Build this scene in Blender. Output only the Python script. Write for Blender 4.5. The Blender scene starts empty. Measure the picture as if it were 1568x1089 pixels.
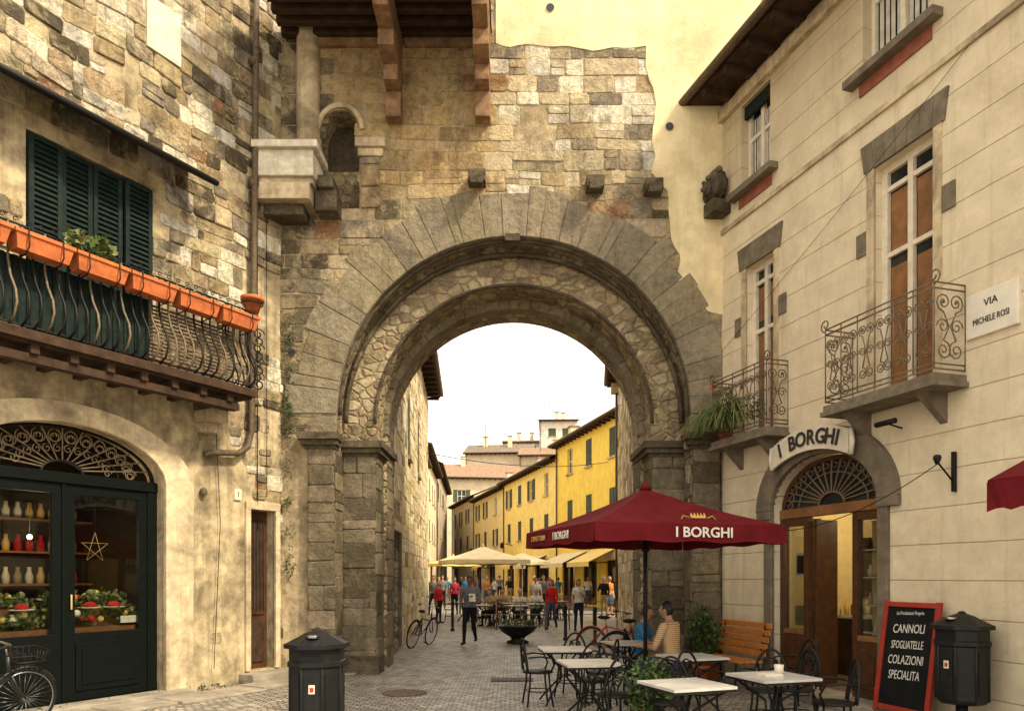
import bpy, bmesh, math, random
from mathutils import Vector, Matrix, noise
from mathutils.geometry import tessellate_polygon
R=random.Random(7)
scene=bpy.context.scene
pi=math.pi
I4=Matrix.Identity(4)
# ------------------------------------------------------------------ materials
MT={}
def N(nt,t,**k):
    n=nt.nodes.new(t)
    for a,v in k.items(): setattr(n,a,v)
    return n
def setin(nt,sock,val):
    if isinstance(val,bpy.types.NodeSocket): nt.links.new(val,sock)
    else: sock.default_value=val
def c4(c): return (c[0],c[1],c[2],1)
def mix(nt,fac,a,b,bt='MIX'):
    n=N(nt,'ShaderNodeMix',data_type='RGBA',blend_type=bt)
    setin(nt,n.inputs[0],fac); setin(nt,n.inputs[6],a if isinstance(a,bpy.types.NodeSocket) else c4(a)); setin(nt,n.inputs[7],b if isinstance(b,bpy.types.NodeSocket) else c4(b))
    return n.outputs[2]
def mth(nt,op,a,b=0.0):
    n=N(nt,'ShaderNodeMath',operation=op); setin(nt,n.inputs[0],a); setin(nt,n.inputs[1],b); return n.outputs[0]
def mr(nt,v,a,b,c,d):
    n=N(nt,'ShaderNodeMapRange'); setin(nt,n.inputs[0],v)
    for i,x in enumerate((a,b,c,d)): n.inputs[i+1].default_value=x
    return n.outputs[0]
def nz(nt,vec,scale,detail=4,rough=.6,dist=0):
    n=N(nt,'ShaderNodeTexNoise'); nt.links.new(vec,n.inputs['Vector']); n.inputs['Scale'].default_value=scale
    n.inputs['Detail'].default_value=min(detail,6); n.inputs['Roughness'].default_value=rough; n.inputs['Distortion'].default_value=dist
    return n.outputs[0]
def gray(nt,f):
    n=N(nt,'ShaderNodeCombineColor'); 
    for i in range(3): nt.links.new(f,n.inputs[i])
    return n.outputs[0]
def scalev(nt,vec,s):
    n=N(nt,'ShaderNodeMapping'); nt.links.new(vec,n.inputs[0]); n.inputs['Scale'].default_value=s; return n.outputs[0]
def start(name,rough=.8,metal=0,spec=.5):
    m=bpy.data.materials.new(name); m.use_nodes=True; nt=m.node_tree; b=nt.nodes['Principled BSDF']
    b.inputs['Roughness'].default_value=rough; b.inputs['Metallic'].default_value=metal; b.inputs['Specular IOR Level'].default_value=spec
    tc=N(nt,'ShaderNodeTexCoord'); MT[name]=m
    return m,nt,b,tc.outputs['Object']
def bump(nt,b,h,strength=.4,dist=.02):
    n=N(nt,'ShaderNodeBump'); n.inputs['Strength'].default_value=strength; n.inputs['Distance'].default_value=dist
    nt.links.new(h,n.inputs['Height']); nt.links.new(n.outputs[0],b.inputs['Normal'])
def pmat(name,col,rough=.7,metal=0,var=.2,scale=9,bmp=0,bscale=40,stain=0,stcol=(.08,.065,.045),stscale=1.1,emit=0,streak=0,spec=.5):
    m,nt,b,v=start(name,rough,metal,spec)
    f=mr(nt,nz(nt,v,scale,5),.3,.7,1-var,1+var)
    c=mix(nt,1.0,col,gray(nt,f),'MULTIPLY')
    if stain:
        s=mr(nt,nz(nt,v,stscale,9,.7,.4),.45,.68,0,stain); c=mix(nt,s,c,stcol)
    if streak:
        s=mr(nt,nz(nt,scalev(nt,v,(5,5,.35)),1.0,6,.7),.5,.75,0,streak); c=mix(nt,s,c,stcol)
    nt.links.new(c,b.inputs['Base Color'])
    if bmp: bump(nt,b,nz(nt,v,bscale,6,.7),bmp,.02)
    return m
def stonemat(name,dark=.8,thr=(.5,.66),streak=.6,dcol=(.045,.034,.02),wash=.6,washc=(.6,.48,.28),wthr=(.5,.62),fine=(.45,1.35)):
    m,nt,b,v=start(name,.9,0,.2)
    a=N(nt,'ShaderNodeAttribute',attribute_name='Col')
    c=mix(nt,1.0,a.outputs['Color'],gray(nt,mr(nt,nz(nt,v,9,8,.78),.3,.72,fine[0],fine[1])),'MULTIPLY')
    w=mr(nt,nz(nt,v,1.9,6,.78,.3),wthr[0],wthr[1],0,wash)
    c=mix(nt,w,c,washc)
    c=mix(nt,mr(nt,nz(nt,v,1.3,10,.78,.5),thr[0],thr[1],0,dark),c,dcol)
    c=mix(nt,mr(nt,nz(nt,scalev(nt,v,(4,4,.3)),1.0,8,.78),.52,.72,0,streak),c,dcol)
    nt.links.new(c,b.inputs['Base Color'])
    h=mth(nt,'ADD',nz(nt,v,20,9,.75),mth(nt,'MULTIPLY',nz(nt,v,4.5,4,.65),1.6))
    bump(nt,b,h,1.0,.04)
stonemat('stone'); stonemat('stone_gate',.65,(.52,.7),.5,wash=.7,washc=(.54,.42,.24),wthr=(.48,.6))
stonemat('stone_arch',.65,(.5,.72),.55,(.07,.054,.034),.5,(.40,.32,.2),(.5,.66),(.6,1.25))
stonemat('stone_clean',.3,(.56,.76),.25,(.22,.16,.09),.5,(.78,.63,.34))
def rubble(name,cols,mortar,sc=(4.2,4.2,6),dk=.6):
    m,nt,b,v=start(name,.9,0,.2)
    nn=N(nt,'ShaderNodeTexNoise'); nt.links.new(v,nn.inputs[0]); nn.inputs['Scale'].default_value=3
    va=N(nt,'ShaderNodeVectorMath',operation='MULTIPLY_ADD'); nt.links.new(nn.outputs['Color'],va.inputs[0]); va.inputs[1].default_value=(.25,.25,.16); nt.links.new(v,va.inputs[2])
    w=scalev(nt,va.outputs[0],sc)
    vo=N(nt,'ShaderNodeTexVoronoi'); nt.links.new(w,vo.inputs['Vector']); vo.inputs['Scale'].default_value=1; vo.inputs['Randomness'].default_value=.9
    ve=N(nt,'ShaderNodeTexVoronoi',feature='DISTANCE_TO_EDGE'); nt.links.new(w,ve.inputs['Vector']); ve.inputs['Scale'].default_value=1; ve.inputs['Randomness'].default_value=.9
    sp=N(nt,'ShaderNodeSeparateColor'); nt.links.new(vo.outputs['Color'],sp.inputs[0])
    rp=N(nt,'ShaderNodeValToRGB'); rp.color_ramp.interpolation='CONSTANT'; nt.links.new(sp.outputs[0],rp.inputs[0])
    e=rp.color_ramp.elements; e[0].color=c4(cols[0]); e[1].position=1/len(cols); e[1].color=c4(cols[1])
    for i in range(2,len(cols)):
        x=e.new(i/len(cols)); x.color=c4(cols[i])
    ed=mr(nt,ve.outputs['Distance'],.02,.14,0,1)
    c=mix(nt,ed,mortar,rp.outputs[0])
    c=mix(nt,1.0,c,gray(nt,mr(nt,nz(nt,v,14,7,.78),.3,.7,.45,1.4)),'MULTIPLY')
    c=mix(nt,mr(nt,nz(nt,v,1.1,9,.78,.4),.48,.68,0,dk),c,(.05,.038,.023))
    nt.links.new(c,b.inputs['Base Color'])
    h=mth(nt,'ADD',mth(nt,'MULTIPLY',ed,1.0),nz(nt,v,24,7,.75))
    bump(nt,b,h,.9,.045)
rubble('rubble',[(.46,.35,.2),(.36,.28,.17),(.58,.47,.29),(.28,.21,.13),(.5,.4,.25)],(.38,.29,.17),dk=.65)
rubble('rubble_dark',[(.15,.12,.075),(.13,.105,.065),(.175,.14,.09),(.12,.095,.06)],(.11,.085,.055),sc=(1.5,1.5,2))
pmat('mortar',(.45,.35,.21),.95,var=.35,scale=7,bmp=.9,bscale=20,stain=.8,streak=.5,spec=.2,stcol=(.1,.075,.045))
pmat('plaster_gate',(.8,.67,.4),.95,var=.15,scale=3,bmp=.5,bscale=12,stain=.55,stcol=(.45,.34,.18),streak=.35,spec=.2,stscale=.8)
pmat('plaster_old',(.5,.4,.24),.95,var=.4,scale=4,bmp=.9,bscale=12,stain=.9,stscale=1.0,streak=.65,spec=.2,stcol=(.075,.055,.032))
pmat('cream_stone',(.62,.5,.32),.85,var=.25,scale=6,bmp=.6,bscale=18,stain=.75,streak=.5,spec=.2,stcol=(.12,.09,.055))
pmat('white_stone',(.74,.67,.52),.8,var=.2,scale=8,bmp=.5,bscale=18,stain=.5,streak=.4,stcol=(.2,.16,.1))
pmat('grey_trim',(.19,.155,.11),.85,var=.3,scale=6,bmp=.45,bscale=20,stain=.5,streak=.4,spec=.2)
pmat('marble',(.76,.7,.58),.45,var=.1,scale=5)
pmat('marble_top',(.5,.48,.43),.3,var=.2,scale=6)
def scored():
    m,nt,b,v=start('plaster_scored',.9,0,.25)
    sx=N(nt,'ShaderNodeSeparateXYZ'); nt.links.new(v,sx.inputs[0])
    fz=mth(nt,'FRACT',mth(nt,'MULTIPLY',mth(nt,'ADD',sx.outputs[2],mth(nt,'MULTIPLY',nz(nt,v,1.5,2),.02)),2.35))
    ln=mr(nt,fz,0,.03,1,0)
    c=mix(nt,1.0,(.76,.645,.45),gray(nt,mr(nt,nz(nt,v,2.2,7,.7),.3,.7,.8,1.08)),'MULTIPLY')
    c=mix(nt,mr(nt,nz(nt,v,.8,9,.78,.3),.52,.72,0,.5),c,(.48,.36,.21))
    c=mix(nt,mr(nt,nz(nt,scalev(nt,v,(5,5,.3)),1.0,8,.75),.54,.75,0,.5),c,(.34,.25,.15))
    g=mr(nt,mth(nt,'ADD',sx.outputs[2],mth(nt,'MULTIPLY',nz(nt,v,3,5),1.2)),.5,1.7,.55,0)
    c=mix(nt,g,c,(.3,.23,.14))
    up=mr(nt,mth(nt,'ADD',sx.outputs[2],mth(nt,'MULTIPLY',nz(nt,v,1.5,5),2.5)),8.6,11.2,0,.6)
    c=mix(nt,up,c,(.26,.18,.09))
    c=mix(nt,mth(nt,'MULTIPLY',ln,.35),c,(.25,.19,.12))
    nt.links.new(c,b.inputs['Base Color'])
    h=mth(nt,'SUBTRACT',mth(nt,'MULTIPLY',nz(nt,v,14,6,.78),.7),ln)
    bump(nt,b,h,.7,.02)
scored()
pmat('yellow_a',(.95,.68,.1),.9,var=.1,scale=2,stain=.3,stcol=(.6,.36,.06),streak=.25)
pmat('yellow_b',(.95,.73,.22),.9,var=.1,scale=2,stain=.3,stcol=(.65,.42,.13),streak=.25)
pmat('yellow_c',(.9,.72,.33),.9,var=.1,scale=2,stain=.35,stcol=(.55,.38,.17),streak=.25)
pmat('cream_house',(.72,.6,.4),.9,var=.12,scale=1,stain=.4,stcol=(.4,.3,.18),streak=.3)
pmat('tan_house',(.45,.36,.24),.9,var=.15,scale=1,stain=.5,stcol=(.2,.15,.1),streak=.3)
pmat('white_house',(.68,.62,.5),.9,var=.1,scale=1,stain=.4,stcol=(.4,.33,.23))
pmat('rooftile',(.25,.155,.09),.9,var=.4,scale=3,bmp=.5,bscale=6)
pmat('rooftile_old',(.17,.125,.085),.9,var=.4,scale=3,bmp=.5,bscale=6)
pmat('shutter_far',(.06,.075,.04),.7)
pmat('shutter',(.006,.015,.012),.65,var=.5,scale=20,spec=.15,stain=.3,stcol=(.04,.045,.036),stscale=6)
pmat('shopdoor',(.003,.005,.004),.5,var=.3,scale=15,spec=.12)
pmat('wood_dark',(.05,.028,.016),.85,var=.45,scale=6,bmp=.5,bscale=18,spec=.2)
pmat('wood_beam',(.27,.155,.08),.8,var=.45,scale=7,bmp=.6,bscale=16,stain=.6,spec=.2)
pmat('wood_door',(.075,.03,.012),.45,var=.35,scale=8,bmp=.15,spec=.3)
pmat('wood_window',(.24,.105,.035),.5,var=.4,scale=4,stain=.5,stcol=(.08,.035,.015),stscale=2)
pmat('wood_bench',(.58,.21,.04),.5,var=.25,scale=8,stain=.3,stcol=(.2,.08,.03),stscale=4)
pmat('white_paint',(.72,.64,.5),.6,var=.12,stain=.3,stcol=(.4,.32,.2),stscale=4)
pmat('iron',(.009,.008,.007),.55,.0,var=.3,scale=25,spec=.25)
pmat('iron_rust',(.1,.065,.035),.75,.0,var=.5,scale=20)
pmat('iron_light',(.15,.105,.06),.7,.0,var=.4,scale=30)
pmat('bin_paint',(.007,.007,.007),.5,.0,var=.3,scale=20,stain=.3,stcol=(.035,.03,.022),stscale=5,spec=.3)
pmat('terracotta',(.52,.13,.03),.8,var=.3,scale=10,bmp=.2,stain=.5,stcol=(.18,.06,.025),stscale=4)
pmat('red_canvas',(.125,.008,.011),.9,var=.25,scale=3,bmp=.25,bscale=7,spec=.15)
pmat('cream_canvas',(.75,.63,.38),.85,var=.1,scale=3)
pmat('bright_canvas',(.78,.58,.2),.85,var=.1,scale=3)
pmat('white_text',(.72,.69,.6),.6,var=.05); pmat('gold_text',(.6,.38,.1),.5,var=.1)
pmat('dark_text',(.025,.022,.018),.6,var=.1)
pmat('chalk_slate',(.008,.008,.008),.8,var=.3,scale=4,stain=.3,stcol=(.025,.025,.025),stscale=3,spec=.15)
pmat('red_frame',(.34,.03,.016),.5,var=.2)
pmat('brick_red',(.28,.085,.045),.85,var=.3,scale=6,stain=.4)
pmat('curtain',(.5,.46,.38),.8,var=.25,scale=6)
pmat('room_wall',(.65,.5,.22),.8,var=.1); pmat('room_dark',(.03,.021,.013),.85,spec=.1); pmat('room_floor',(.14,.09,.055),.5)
pmat('rubber',(.01,.01,.01),.8,spec=.2); pmat('chrome',(.35,.35,.35),.3,1,var=.1); pmat('bike_red',(.35,.02,.015),.35); pmat('bike_black',(.012,.012,.014),.4)
pmat('leaf_a',(.05,.09,.015),.6,var=.3); pmat('leaf_b',(.09,.15,.03),.6,var=.3); pmat('leaf_c',(.03,.05,.012),.6,var=.3); pmat('leaf_y',(.17,.17,.05),.6,var=.3); pmat('moss',(.07,.085,.02),.95,var=.5,scale=15)
pmat('flower_red',(.6,.03,.03),.6); pmat('soil',(.05,.035,.02),.95)
pmat('skin',(.42,.23,.14),.55,var=.06); pmat('skin_dark',(.2,.1,.06),.55,var=.06)
pmat('eye_white',(.7,.68,.65),.3,var=0); pmat('eye_dark',(.02,.015,.01),.2,var=0); pmat('lip',(.35,.11,.08),.5,var=0)
pmat('hair_dark',(.012,.008,.006),.6,var=.4,scale=40); pmat('hair_brown',(.06,.034,.017),.6,var=.4,scale=40); pmat('hair_grey',(.28,.26,.24),.6,var=.3,scale=40); pmat('hair_blond',(.35,.22,.09),.6,var=.3,scale=40)
for n_,c_ in dict(c_red=(.42,.02,.02),c_pink=(.5,.06,.1),c_white=(.6,.58,.54),c_grey=(.16,.16,.165),c_greyblue=(.17,.165,.18),c_black=(.01,.01,.012),c_navy=(.015,.02,.04),c_blue=(.04,.2,.42),c_jeans=(.05,.07,.12),c_tan=(.32,.23,.13),c_orange=(.5,.19,.04),c_shoe=(.02,.016,.012)).items(): pmat(n_,c_,.9,var=.2,scale=9,bmp=.6,bscale=12,spec=.2)
def stripes():
    m,nt,b,v=start('c_stripe',.9,0,.2)
    w=N(nt,'ShaderNodeTexWave',bands_direction='Z'); nt.links.new(v,w.inputs[0]); w.inputs['Scale'].default_value=12; w.inputs['Distortion'].default_value=.8
    nt.links.new(mix(nt,mr(nt,w.outputs[1],.4,.6,0,1),(.66,.5,.3),(.36,.17,.06)),b.inputs['Base Color'])
stripes()
def glassm():
    m,nt,b,v=start('glass_clear',.05)
    out=nt.nodes['Material Output']; t=N(nt,'ShaderNodeBsdfTransparent'); t.inputs[0].default_value=(.88,.9,.88,1); g=N(nt,'ShaderNodeBsdfGlossy'); g.inputs['Roughness'].default_value=.03
    lw=N(nt,'ShaderNodeLayerWeight'); lw.inputs[0].default_value=.3; ms=N(nt,'ShaderNodeMixShader')
    nt.links.new(mr(nt,lw.outputs['Fresnel'],0,1,.02,.5),ms.inputs[0]); nt.links.new(t.outputs[0],ms.inputs[1]); nt.links.new(g.outputs[0],ms.inputs[2]); nt.links.new(ms.outputs[0],out.inputs[0])
    m,nt,b,v=start('glass_dark',.06); b.inputs['Base Color'].default_value=(.02,.022,.02,1)
    bump(nt,b,nz(nt,v,2.5,2),.08,.02)
glassm()
def emis(name,col,s):
    m,nt,b,v=start(name); b.inputs['Base Color'].default_value=c4(col); b.inputs['Emission Color'].default_value=c4(col); b.inputs['Emission Strength'].default_value=s
emis('bulb',(1,.7,.35),8)
pmat('star_brass',(.5,.36,.15),.5)
def cobble():
    m,nt,b,v=start('cobble',.5,0,.45)
    sx=N(nt,'ShaderNodeSeparateXYZ'); nt.links.new(v,sx.inputs[0])
    wob=mth(nt,'MULTIPLY',mth(nt,'ABSOLUTE',mth(nt,'SINE',mth(nt,'MULTIPLY',sx.outputs[0],1.9))),.38)
    y2=mth(nt,'ADD',sx.outputs[1],wob)
    cb=N(nt,'ShaderNodeCombineXYZ'); nt.links.new(sx.outputs[0],cb.inputs[0]); nt.links.new(y2,cb.inputs[1])
    nn=N(nt,'ShaderNodeTexNoise'); nt.links.new(v,nn.inputs[0]); nn.inputs['Scale'].default_value=7
    va=N(nt,'ShaderNodeVectorMath',operation='MULTIPLY_ADD'); nt.links.new(nn.outputs['Color'],va.inputs[0]); va.inputs[1].default_value=(.05,.05,0); nt.links.new(cb.outputs[0],va.inputs[2])
    br=N(nt,'ShaderNodeTexBrick'); nt.links.new(va.outputs[0],br.inputs['Vector']); br.inputs['Color1'].default_value=(0,0,0,1); br.inputs['Color2'].default_value=(1,1,1,1); br.inputs['Mortar'].default_value=(.5,.5,.5,1)
    br.inputs['Scale'].default_value=1; br.inputs['Brick Width'].default_value=.13; br.inputs['Row Height'].default_value=.11; br.inputs['Mortar Size'].default_value=.013; br.inputs['Mortar Smooth'].default_value=.6
    c=mix(nt,br.outputs['Color'],(.21,.185,.15),(.46,.41,.335))
    c=mix(nt,1.0,c,gray(nt,mr(nt,nz(nt,v,1.2,7,.7),.3,.7,.65,1.25)),'MULTIPLY')
    c=mix(nt,br.outputs['Fac'],c,(.06,.05,.038))
    c=mix(nt,mr(nt,nz(nt,v,.5,8,.7),.5,.75,0,.55),c,(.13,.11,.085))
    nt.links.new(c,b.inputs['Base Color'])
    nt.links.new(mr(nt,nz(nt,v,4,5),.3,.7,.32,.65),b.inputs['Roughness'])
    h=mth(nt,'ADD',mth(nt,'MULTIPLY',br.outputs['Fac'],-1.0),mth(nt,'MULTIPLY',nz(nt,v,30,5),.4))
    bump(nt,b,h,.9,.018)
cobble()
pmat('flagstone',(.33,.285,.22),.6,var=.3,scale=3,bmp=.6,bscale=12,stain=.6,stcol=(.11,.09,.065),spec=.35)
# ------------------------------------------------------------------ mesh builder
class MB:
    def __init__(s): s.v=[];s.f=[];s.m=[];s.c=[];s.sm=[];s.T=None
    def mesh(s,vs,fs,m='stone',c=None,smooth=False):
        i=len(s.v); T=s.T
        if T is not None: s.v+=[tuple(T@Vector(p)) for p in vs]
        else: s.v+=[tuple(p) for p in vs]
        for k,f in enumerate(fs):
            s.f.append([i+j for j in f]); s.m.append(m[k] if isinstance(m,list) else m); s.c.append(c or (.5,.5,.5)); s.sm.append(smooth)
    def box(s,x0,x1,y0,y1,z0,z1,m='stone',c=None):
        s.mesh([(x0,y0,z0),(x1,y0,z0),(x1,y1,z0),(x0,y1,z0),(x0,y0,z1),(x1,y0,z1),(x1,y1,z1),(x0,y1,z1)],
               [(0,3,2,1),(4,5,6,7),(0,1,5,4),(1,2,6,5),(2,3,7,6),(3,0,4,7)],m,c)
    def obox(s,M,sx,sy,sz,m='stone',c=None):
        o=s.T; s.T=(o@M) if o is not None else M; s.box(-sx/2,sx/2,-sy/2,sy/2,-sz/2,sz/2,m,c); s.T=o
    def beam(s,a,b,w,h,m='wood_beam'):
        a=Vector(a);b=Vector(b);d=b-a;q=d.to_track_quat('Y','Z').to_matrix().to_4x4()
        s.obox(Matrix.Translation((a+b)/2)@q,w,d.length,h,m)
    def tube(s,pts,r,n=6,m='iron',closed=False,smooth=True):
        P=[Vector(p) for p in pts]; k=len(P); rs=r if isinstance(r,(list,tuple)) else [r]*k
        T=[]
        for i in range(k):
            if closed: d=P[(i+1)%k]-P[i-1]
            else: d=P[min(i+1,k-1)]-P[max(i-1,0)]
            T.append(d.normalized() if d.length>1e-9 else Vector((0,0,1)))
        a=Vector((0,0,1)) if abs(T[0].z)<.9 else Vector((1,0,0))
        u=T[0].cross(a).normalized(); vs=[];fs=[]
        for i in range(k):
            u=(u-T[i]*u.dot(T[i])); u=u.normalized() if u.length>1e-6 else T[i].orthogonal().normalized()
            w=T[i].cross(u)
            for j in range(n):
                t=2*pi*j/n; vs.append(P[i]+(u*math.cos(t)+w*math.sin(t))*rs[i])
        for i in range(k if closed else k-1):
            i2=(i+1)%k
            for j in range(n): fs.append((i*n+j,i*n+(j+1)%n,i2*n+(j+1)%n,i2*n+j))
        if not closed: fs.append(tuple(range(n-1,-1,-1))); fs.append(tuple((k-1)*n+j for j in range(n)))
        s.mesh(vs,fs,m,None,smooth)
    def lathe(s,prof,n=24,c=(0,0,0),m='iron',smooth=True,off=0,sx=1,sy=1):
        vs=[];fs=[]
        for r,z in prof:
            for j in range(n):
                t=2*pi*(j+off)/n; vs.append((c[0]+r*sx*math.cos(t),c[1]+r*sy*math.sin(t),c[2]+z))
        for i in range(len(prof)-1):
            for j in range(n): fs.append((i*n+j,i*n+(j+1)%n,(i+1)*n+(j+1)%n,(i+1)*n+j))
        fs.append(tuple(range(n-1,-1,-1))); fs.append(tuple((len(prof)-1)*n+j for j in range(n)))
        s.mesh(vs,fs,m,None,smooth)
    def ball(s,c,r,m='iron',nu=12,nv=8,fn=None,keep=None):
        if not isinstance(r,(tuple,list)): r=(r,r,r)
        vs=[];fs=[]
        for i in range(nv+1):
            ph=pi*i/nv
            for j in range(nu):
                t=2*pi*j/nu; p=Vector((math.sin(ph)*math.cos(t),math.sin(ph)*math.sin(t),math.cos(ph)))
                if fn: p=fn(p)
                vs.append((c[0]+p.x*r[0],c[1]+p.y*r[1],c[2]+p.z*r[2]))
        for i in range(nv):
            for j in range(nu):
                f=(i*nu+j,(i+1)*nu+j,(i+1)*nu+(j+1)%nu,i*nu+(j+1)%nu)
                if keep:
                    cc=sum((Vector(vs[q]) for q in f),Vector())/4-Vector(c)
                    if not keep(Vector((cc.x/r[0],cc.y/r[1],cc.z/r[2]))): continue
                fs.append(f)
        s.mesh(vs,fs,m,None,True)
    def panel(s,outer,holes,y0,depth,m='stone',mrv=None,side=True):
        polys=[[Vector((x,z,0)) for x,z in outer]]+[[Vector((x,z,0)) for x,z in h] for h in holes]
        tris=tessellate_polygon(polys); flat=[p for pl in polys for p in pl]
        vs=[(p.x,y0,p.y) for p in flat]; fs=[]
        for t in tris:
            a,b_,c_=[flat[i] for i in t]
            cr=(b_-a).cross(c_-a).z
            if abs(cr)<1e-9: continue
            fs.append(tuple(t) if cr>0 else tuple(reversed(t)))
        s.mesh(vs,fs,m)
        for k,pl in enumerate(polys):
            if k==0 and not side: continue
            n=len(pl); vs=[(p.x,y0,p.y) for p in pl]+[(p.x,y0+depth,p.y) for p in pl]
            s.mesh(vs,[(i,(i+1)%n,n+(i+1)%n,n+i) for i in range(n)],mrv or m)
    def leaves(s,c,r,n,size,ms=('leaf_a','leaf_b','leaf_c'),droop=0):
        for _ in range(n):
            p=Vector((R.gauss(0,.5),R.gauss(0,.5),R.gauss(0,.5)))
            if p.length>1.1: p=p.normalized()*R.uniform(.7,1.1)
            p=Vector((c[0]+p.x*r[0],c[1]+p.y*r[1],c[2]+p.z*r[2]-droop*R.random()))
            d=Vector((R.uniform(-1,1),R.uniform(-1,1),R.uniform(-.3,1))).normalized()*size*R.uniform(.6,1.3)
            w=d.cross(Vector((R.uniform(-1,1),R.uniform(-1,1),R.uniform(-1,1)))).normalized()*size*.3
            s.mesh([p,p+d*.5+w,p+d,p+d*.5-w],[(0,1,2,3)],R.choice(ms))
def link(o,parent=None,M=None):
    scene.collection.objects.link(o)
    if parent is not None: o.parent=parent
    if M is not None: o.matrix_basis=M
    return o
def empty(name,M=None): return link(bpy.data.objects.new(name,None),None,M)
def build(mb,name,parent=None,M=None,bev=0):
    me=bpy.data.meshes.new(name); me.from_pydata(mb.v,[],mb.f)
    used=[];ix={}
    for m in mb.m:
        if m not in ix: ix[m]=len(used); used.append(m); me.materials.append(MT[m])
    me.polygons.foreach_set('material_index',[ix[m] for m in mb.m]); me.polygons.foreach_set('use_smooth',mb.sm)
    at=me.color_attributes.new('Col','FLOAT_COLOR','CORNER'); L=[]
    for f,c in zip(mb.f,mb.c): L+= [c[0],c[1],c[2],1]*len(f)
    at.data.foreach_set('color',L); me.update()
    o=link(bpy.data.objects.new(name,me),parent,M)
    if bev:
        b=o.modifiers.new('bev','BEVEL'); b.width=bev; b.segments=2; b.limit_method='ANGLE'; b.angle_limit=math.radians(50)
    return o
def inst(o,name,M,parent=None): return link(bpy.data.objects.new(name,o.data),parent,M)
def frame(ox,oy,dx,dy,oz=0):
    l=math.hypot(dx,dy);dx/=l;dy/=l
    return Matrix(((dx,-dy,0,ox),(dy,dx,0,oy),(0,0,1,oz),(0,0,0,1)))
def TR(x,y,z,a=0): return Matrix.Translation((x,y,z))@Matrix.Rotation(a,4,'Z')
def text(name,body,size,p,m,parent,ext=.003,rot=None,sx=1.0,shear=0,bold=0):
    cu=bpy.data.curves.new(name,'FONT'); cu.body=body; cu.size=size; cu.extrude=ext; cu.align_x='CENTER'; cu.align_y='CENTER'; cu.shear=shear; cu.resolution_u=3; cu.offset=bold
    cu.materials.append(MT[m])
    o=bpy.data.objects.new(name,cu)
    return link(o,parent,Matrix.Translation(p)@(rot or I4)@Matrix.Rotation(pi/2,4,'X')@Matrix.Diagonal((sx,1,1,1)))
def arcp(cx,cz,rx,rz,n=32,a0=pi,a1=0): return [(cx+rx*math.cos(a0+(a1-a0)*i/n),cz+rz*math.sin(a0+(a1-a0)*i/n)) for i in range(n+1)]
def rect(a,b,c,d): return [(a,c),(b,c),(b,d),(a,d)]
def pick(pal,lo=.8,hi=1.18):
    t=R.random()*sum(w for w,_ in pal)
    for w,c in pal:
        t-=w
        if t<=0: break
    k=R.uniform(lo,hi); return (c[0]*k,c[1]*k*R.uniform(.97,1.03),c[2]*k*R.uniform(.92,1.08))
def warp(x,z,seed=0,amp=.035):
    v=noise.noise_vector(Vector((x*.9,z*.9,seed+4.2))); return x+v.x*amp,z+v.y*amp*1.3
def block(mb,a,b,z,zt,y,p,col,m,seed=0,am=.035):
    g=R.uniform(.002,.008); jj=min(.022,(zt-z)*.08); j=lambda:R.uniform(-jj,jj)
    a+=g;b-=g;z+=g;zt-=g
    cor=[(a+j()*.5,z+j()*.5),(b+j()*.5,z+j()*.5),(b+j()*.5,zt+j()*.5),(a+j()*.5,zt+j()*.5)]
    k=R.uniform(.02,.055); pts=[]
    k=min(k,(b-a)*.25,(zt-z)*.25)
    for i in range(4):
        c=Vector((*cor[i],0)); pr=Vector((*cor[i-1],0)); nx=Vector((*cor[(i+1)%4],0))
        pts.append(c+(pr-c).normalized()*k*R.uniform(.6,1)); pts.append(c+(nx-c).normalized()*k*R.uniform(.6,1))
    pts=[warp(q.x,q.y,seed,am) for q in pts]
    cx=sum(q[0] for q in pts)/8; cz=sum(q[1] for q in pts)/8
    tx=R.uniform(-.015,.015);tz=R.uniform(-.015,.015)
    vs=[(q[0],y+.012,q[1]) for q in pts]+[(q[0],y-p*.55,q[1]) for q in pts]
    for q in pts:
        dx=cx-q[0];dz=cz-q[1];l=math.hypot(dx,dz) or 1; e=min(.022,l*.3); vs.append((q[0]+dx/l*e,y-p+tx*(q[0]-cx)+tz*(q[1]-cz),q[1]+dz/l*e))
    fs=[]
    for i in range(8):
        i2=(i+1)%8; fs+=[(i,i2,8+i2,8+i),(8+i,8+i2,16+i2,16+i)]
    fs.append(tuple(range(16,24)))
    mb.mesh(vs,fs,m,col)
def masonry(mb,x0,x1,z0,z1,pal,rh=(.2,.34),bw=(.3,.75),skip=None,rects=(),proud=(.006,.028),y=0,m='stone',am=.035,lo=.8,hi=1.18,split=.2):
    z=z0
    while z<z1-.05:
        h=R.uniform(*rh)
        if z+h>z1-.1: h=z1-z
        x=x0
        while x<x1-.02:
            w=R.uniform(*bw)*(R.choice((.6,1,1,1.3)))
            if x+w>x1-.12: w=x1-x
            segs=[(x,x+w)]
            for (a,b,c,d) in rects:
                if z<d-.02 and z+h>c+.02:
                    ns=[]
                    for (p,q) in segs:
                        if q<=a or p>=b: ns.append((p,q))
                        else:
                            if p<a: ns.append((p,a))
                            if q>b: ns.append((b,q))
                    segs=ns
            for (a,b) in segs:
                if b-a>.06 and not (skip and skip((a+b)/2,z+h/2)):
                    P=lambda: pick(pal((a+b)/2,z+h/2) if callable(pal) else pal,lo,hi)
                    if h>.22 and R.random()<split:
                        q=z+h*R.uniform(.4,.6); block(mb,a,b,z,q,y,R.uniform(*proud),P(),m,am=am); block(mb,a,b,q,z+h,y,R.uniform(*proud),P(),m,am=am)
                    else: block(mb,a,b,z,z+h,y,R.uniform(*proud),P(),m,am=am)
            x+=w
        z+=h
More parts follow.
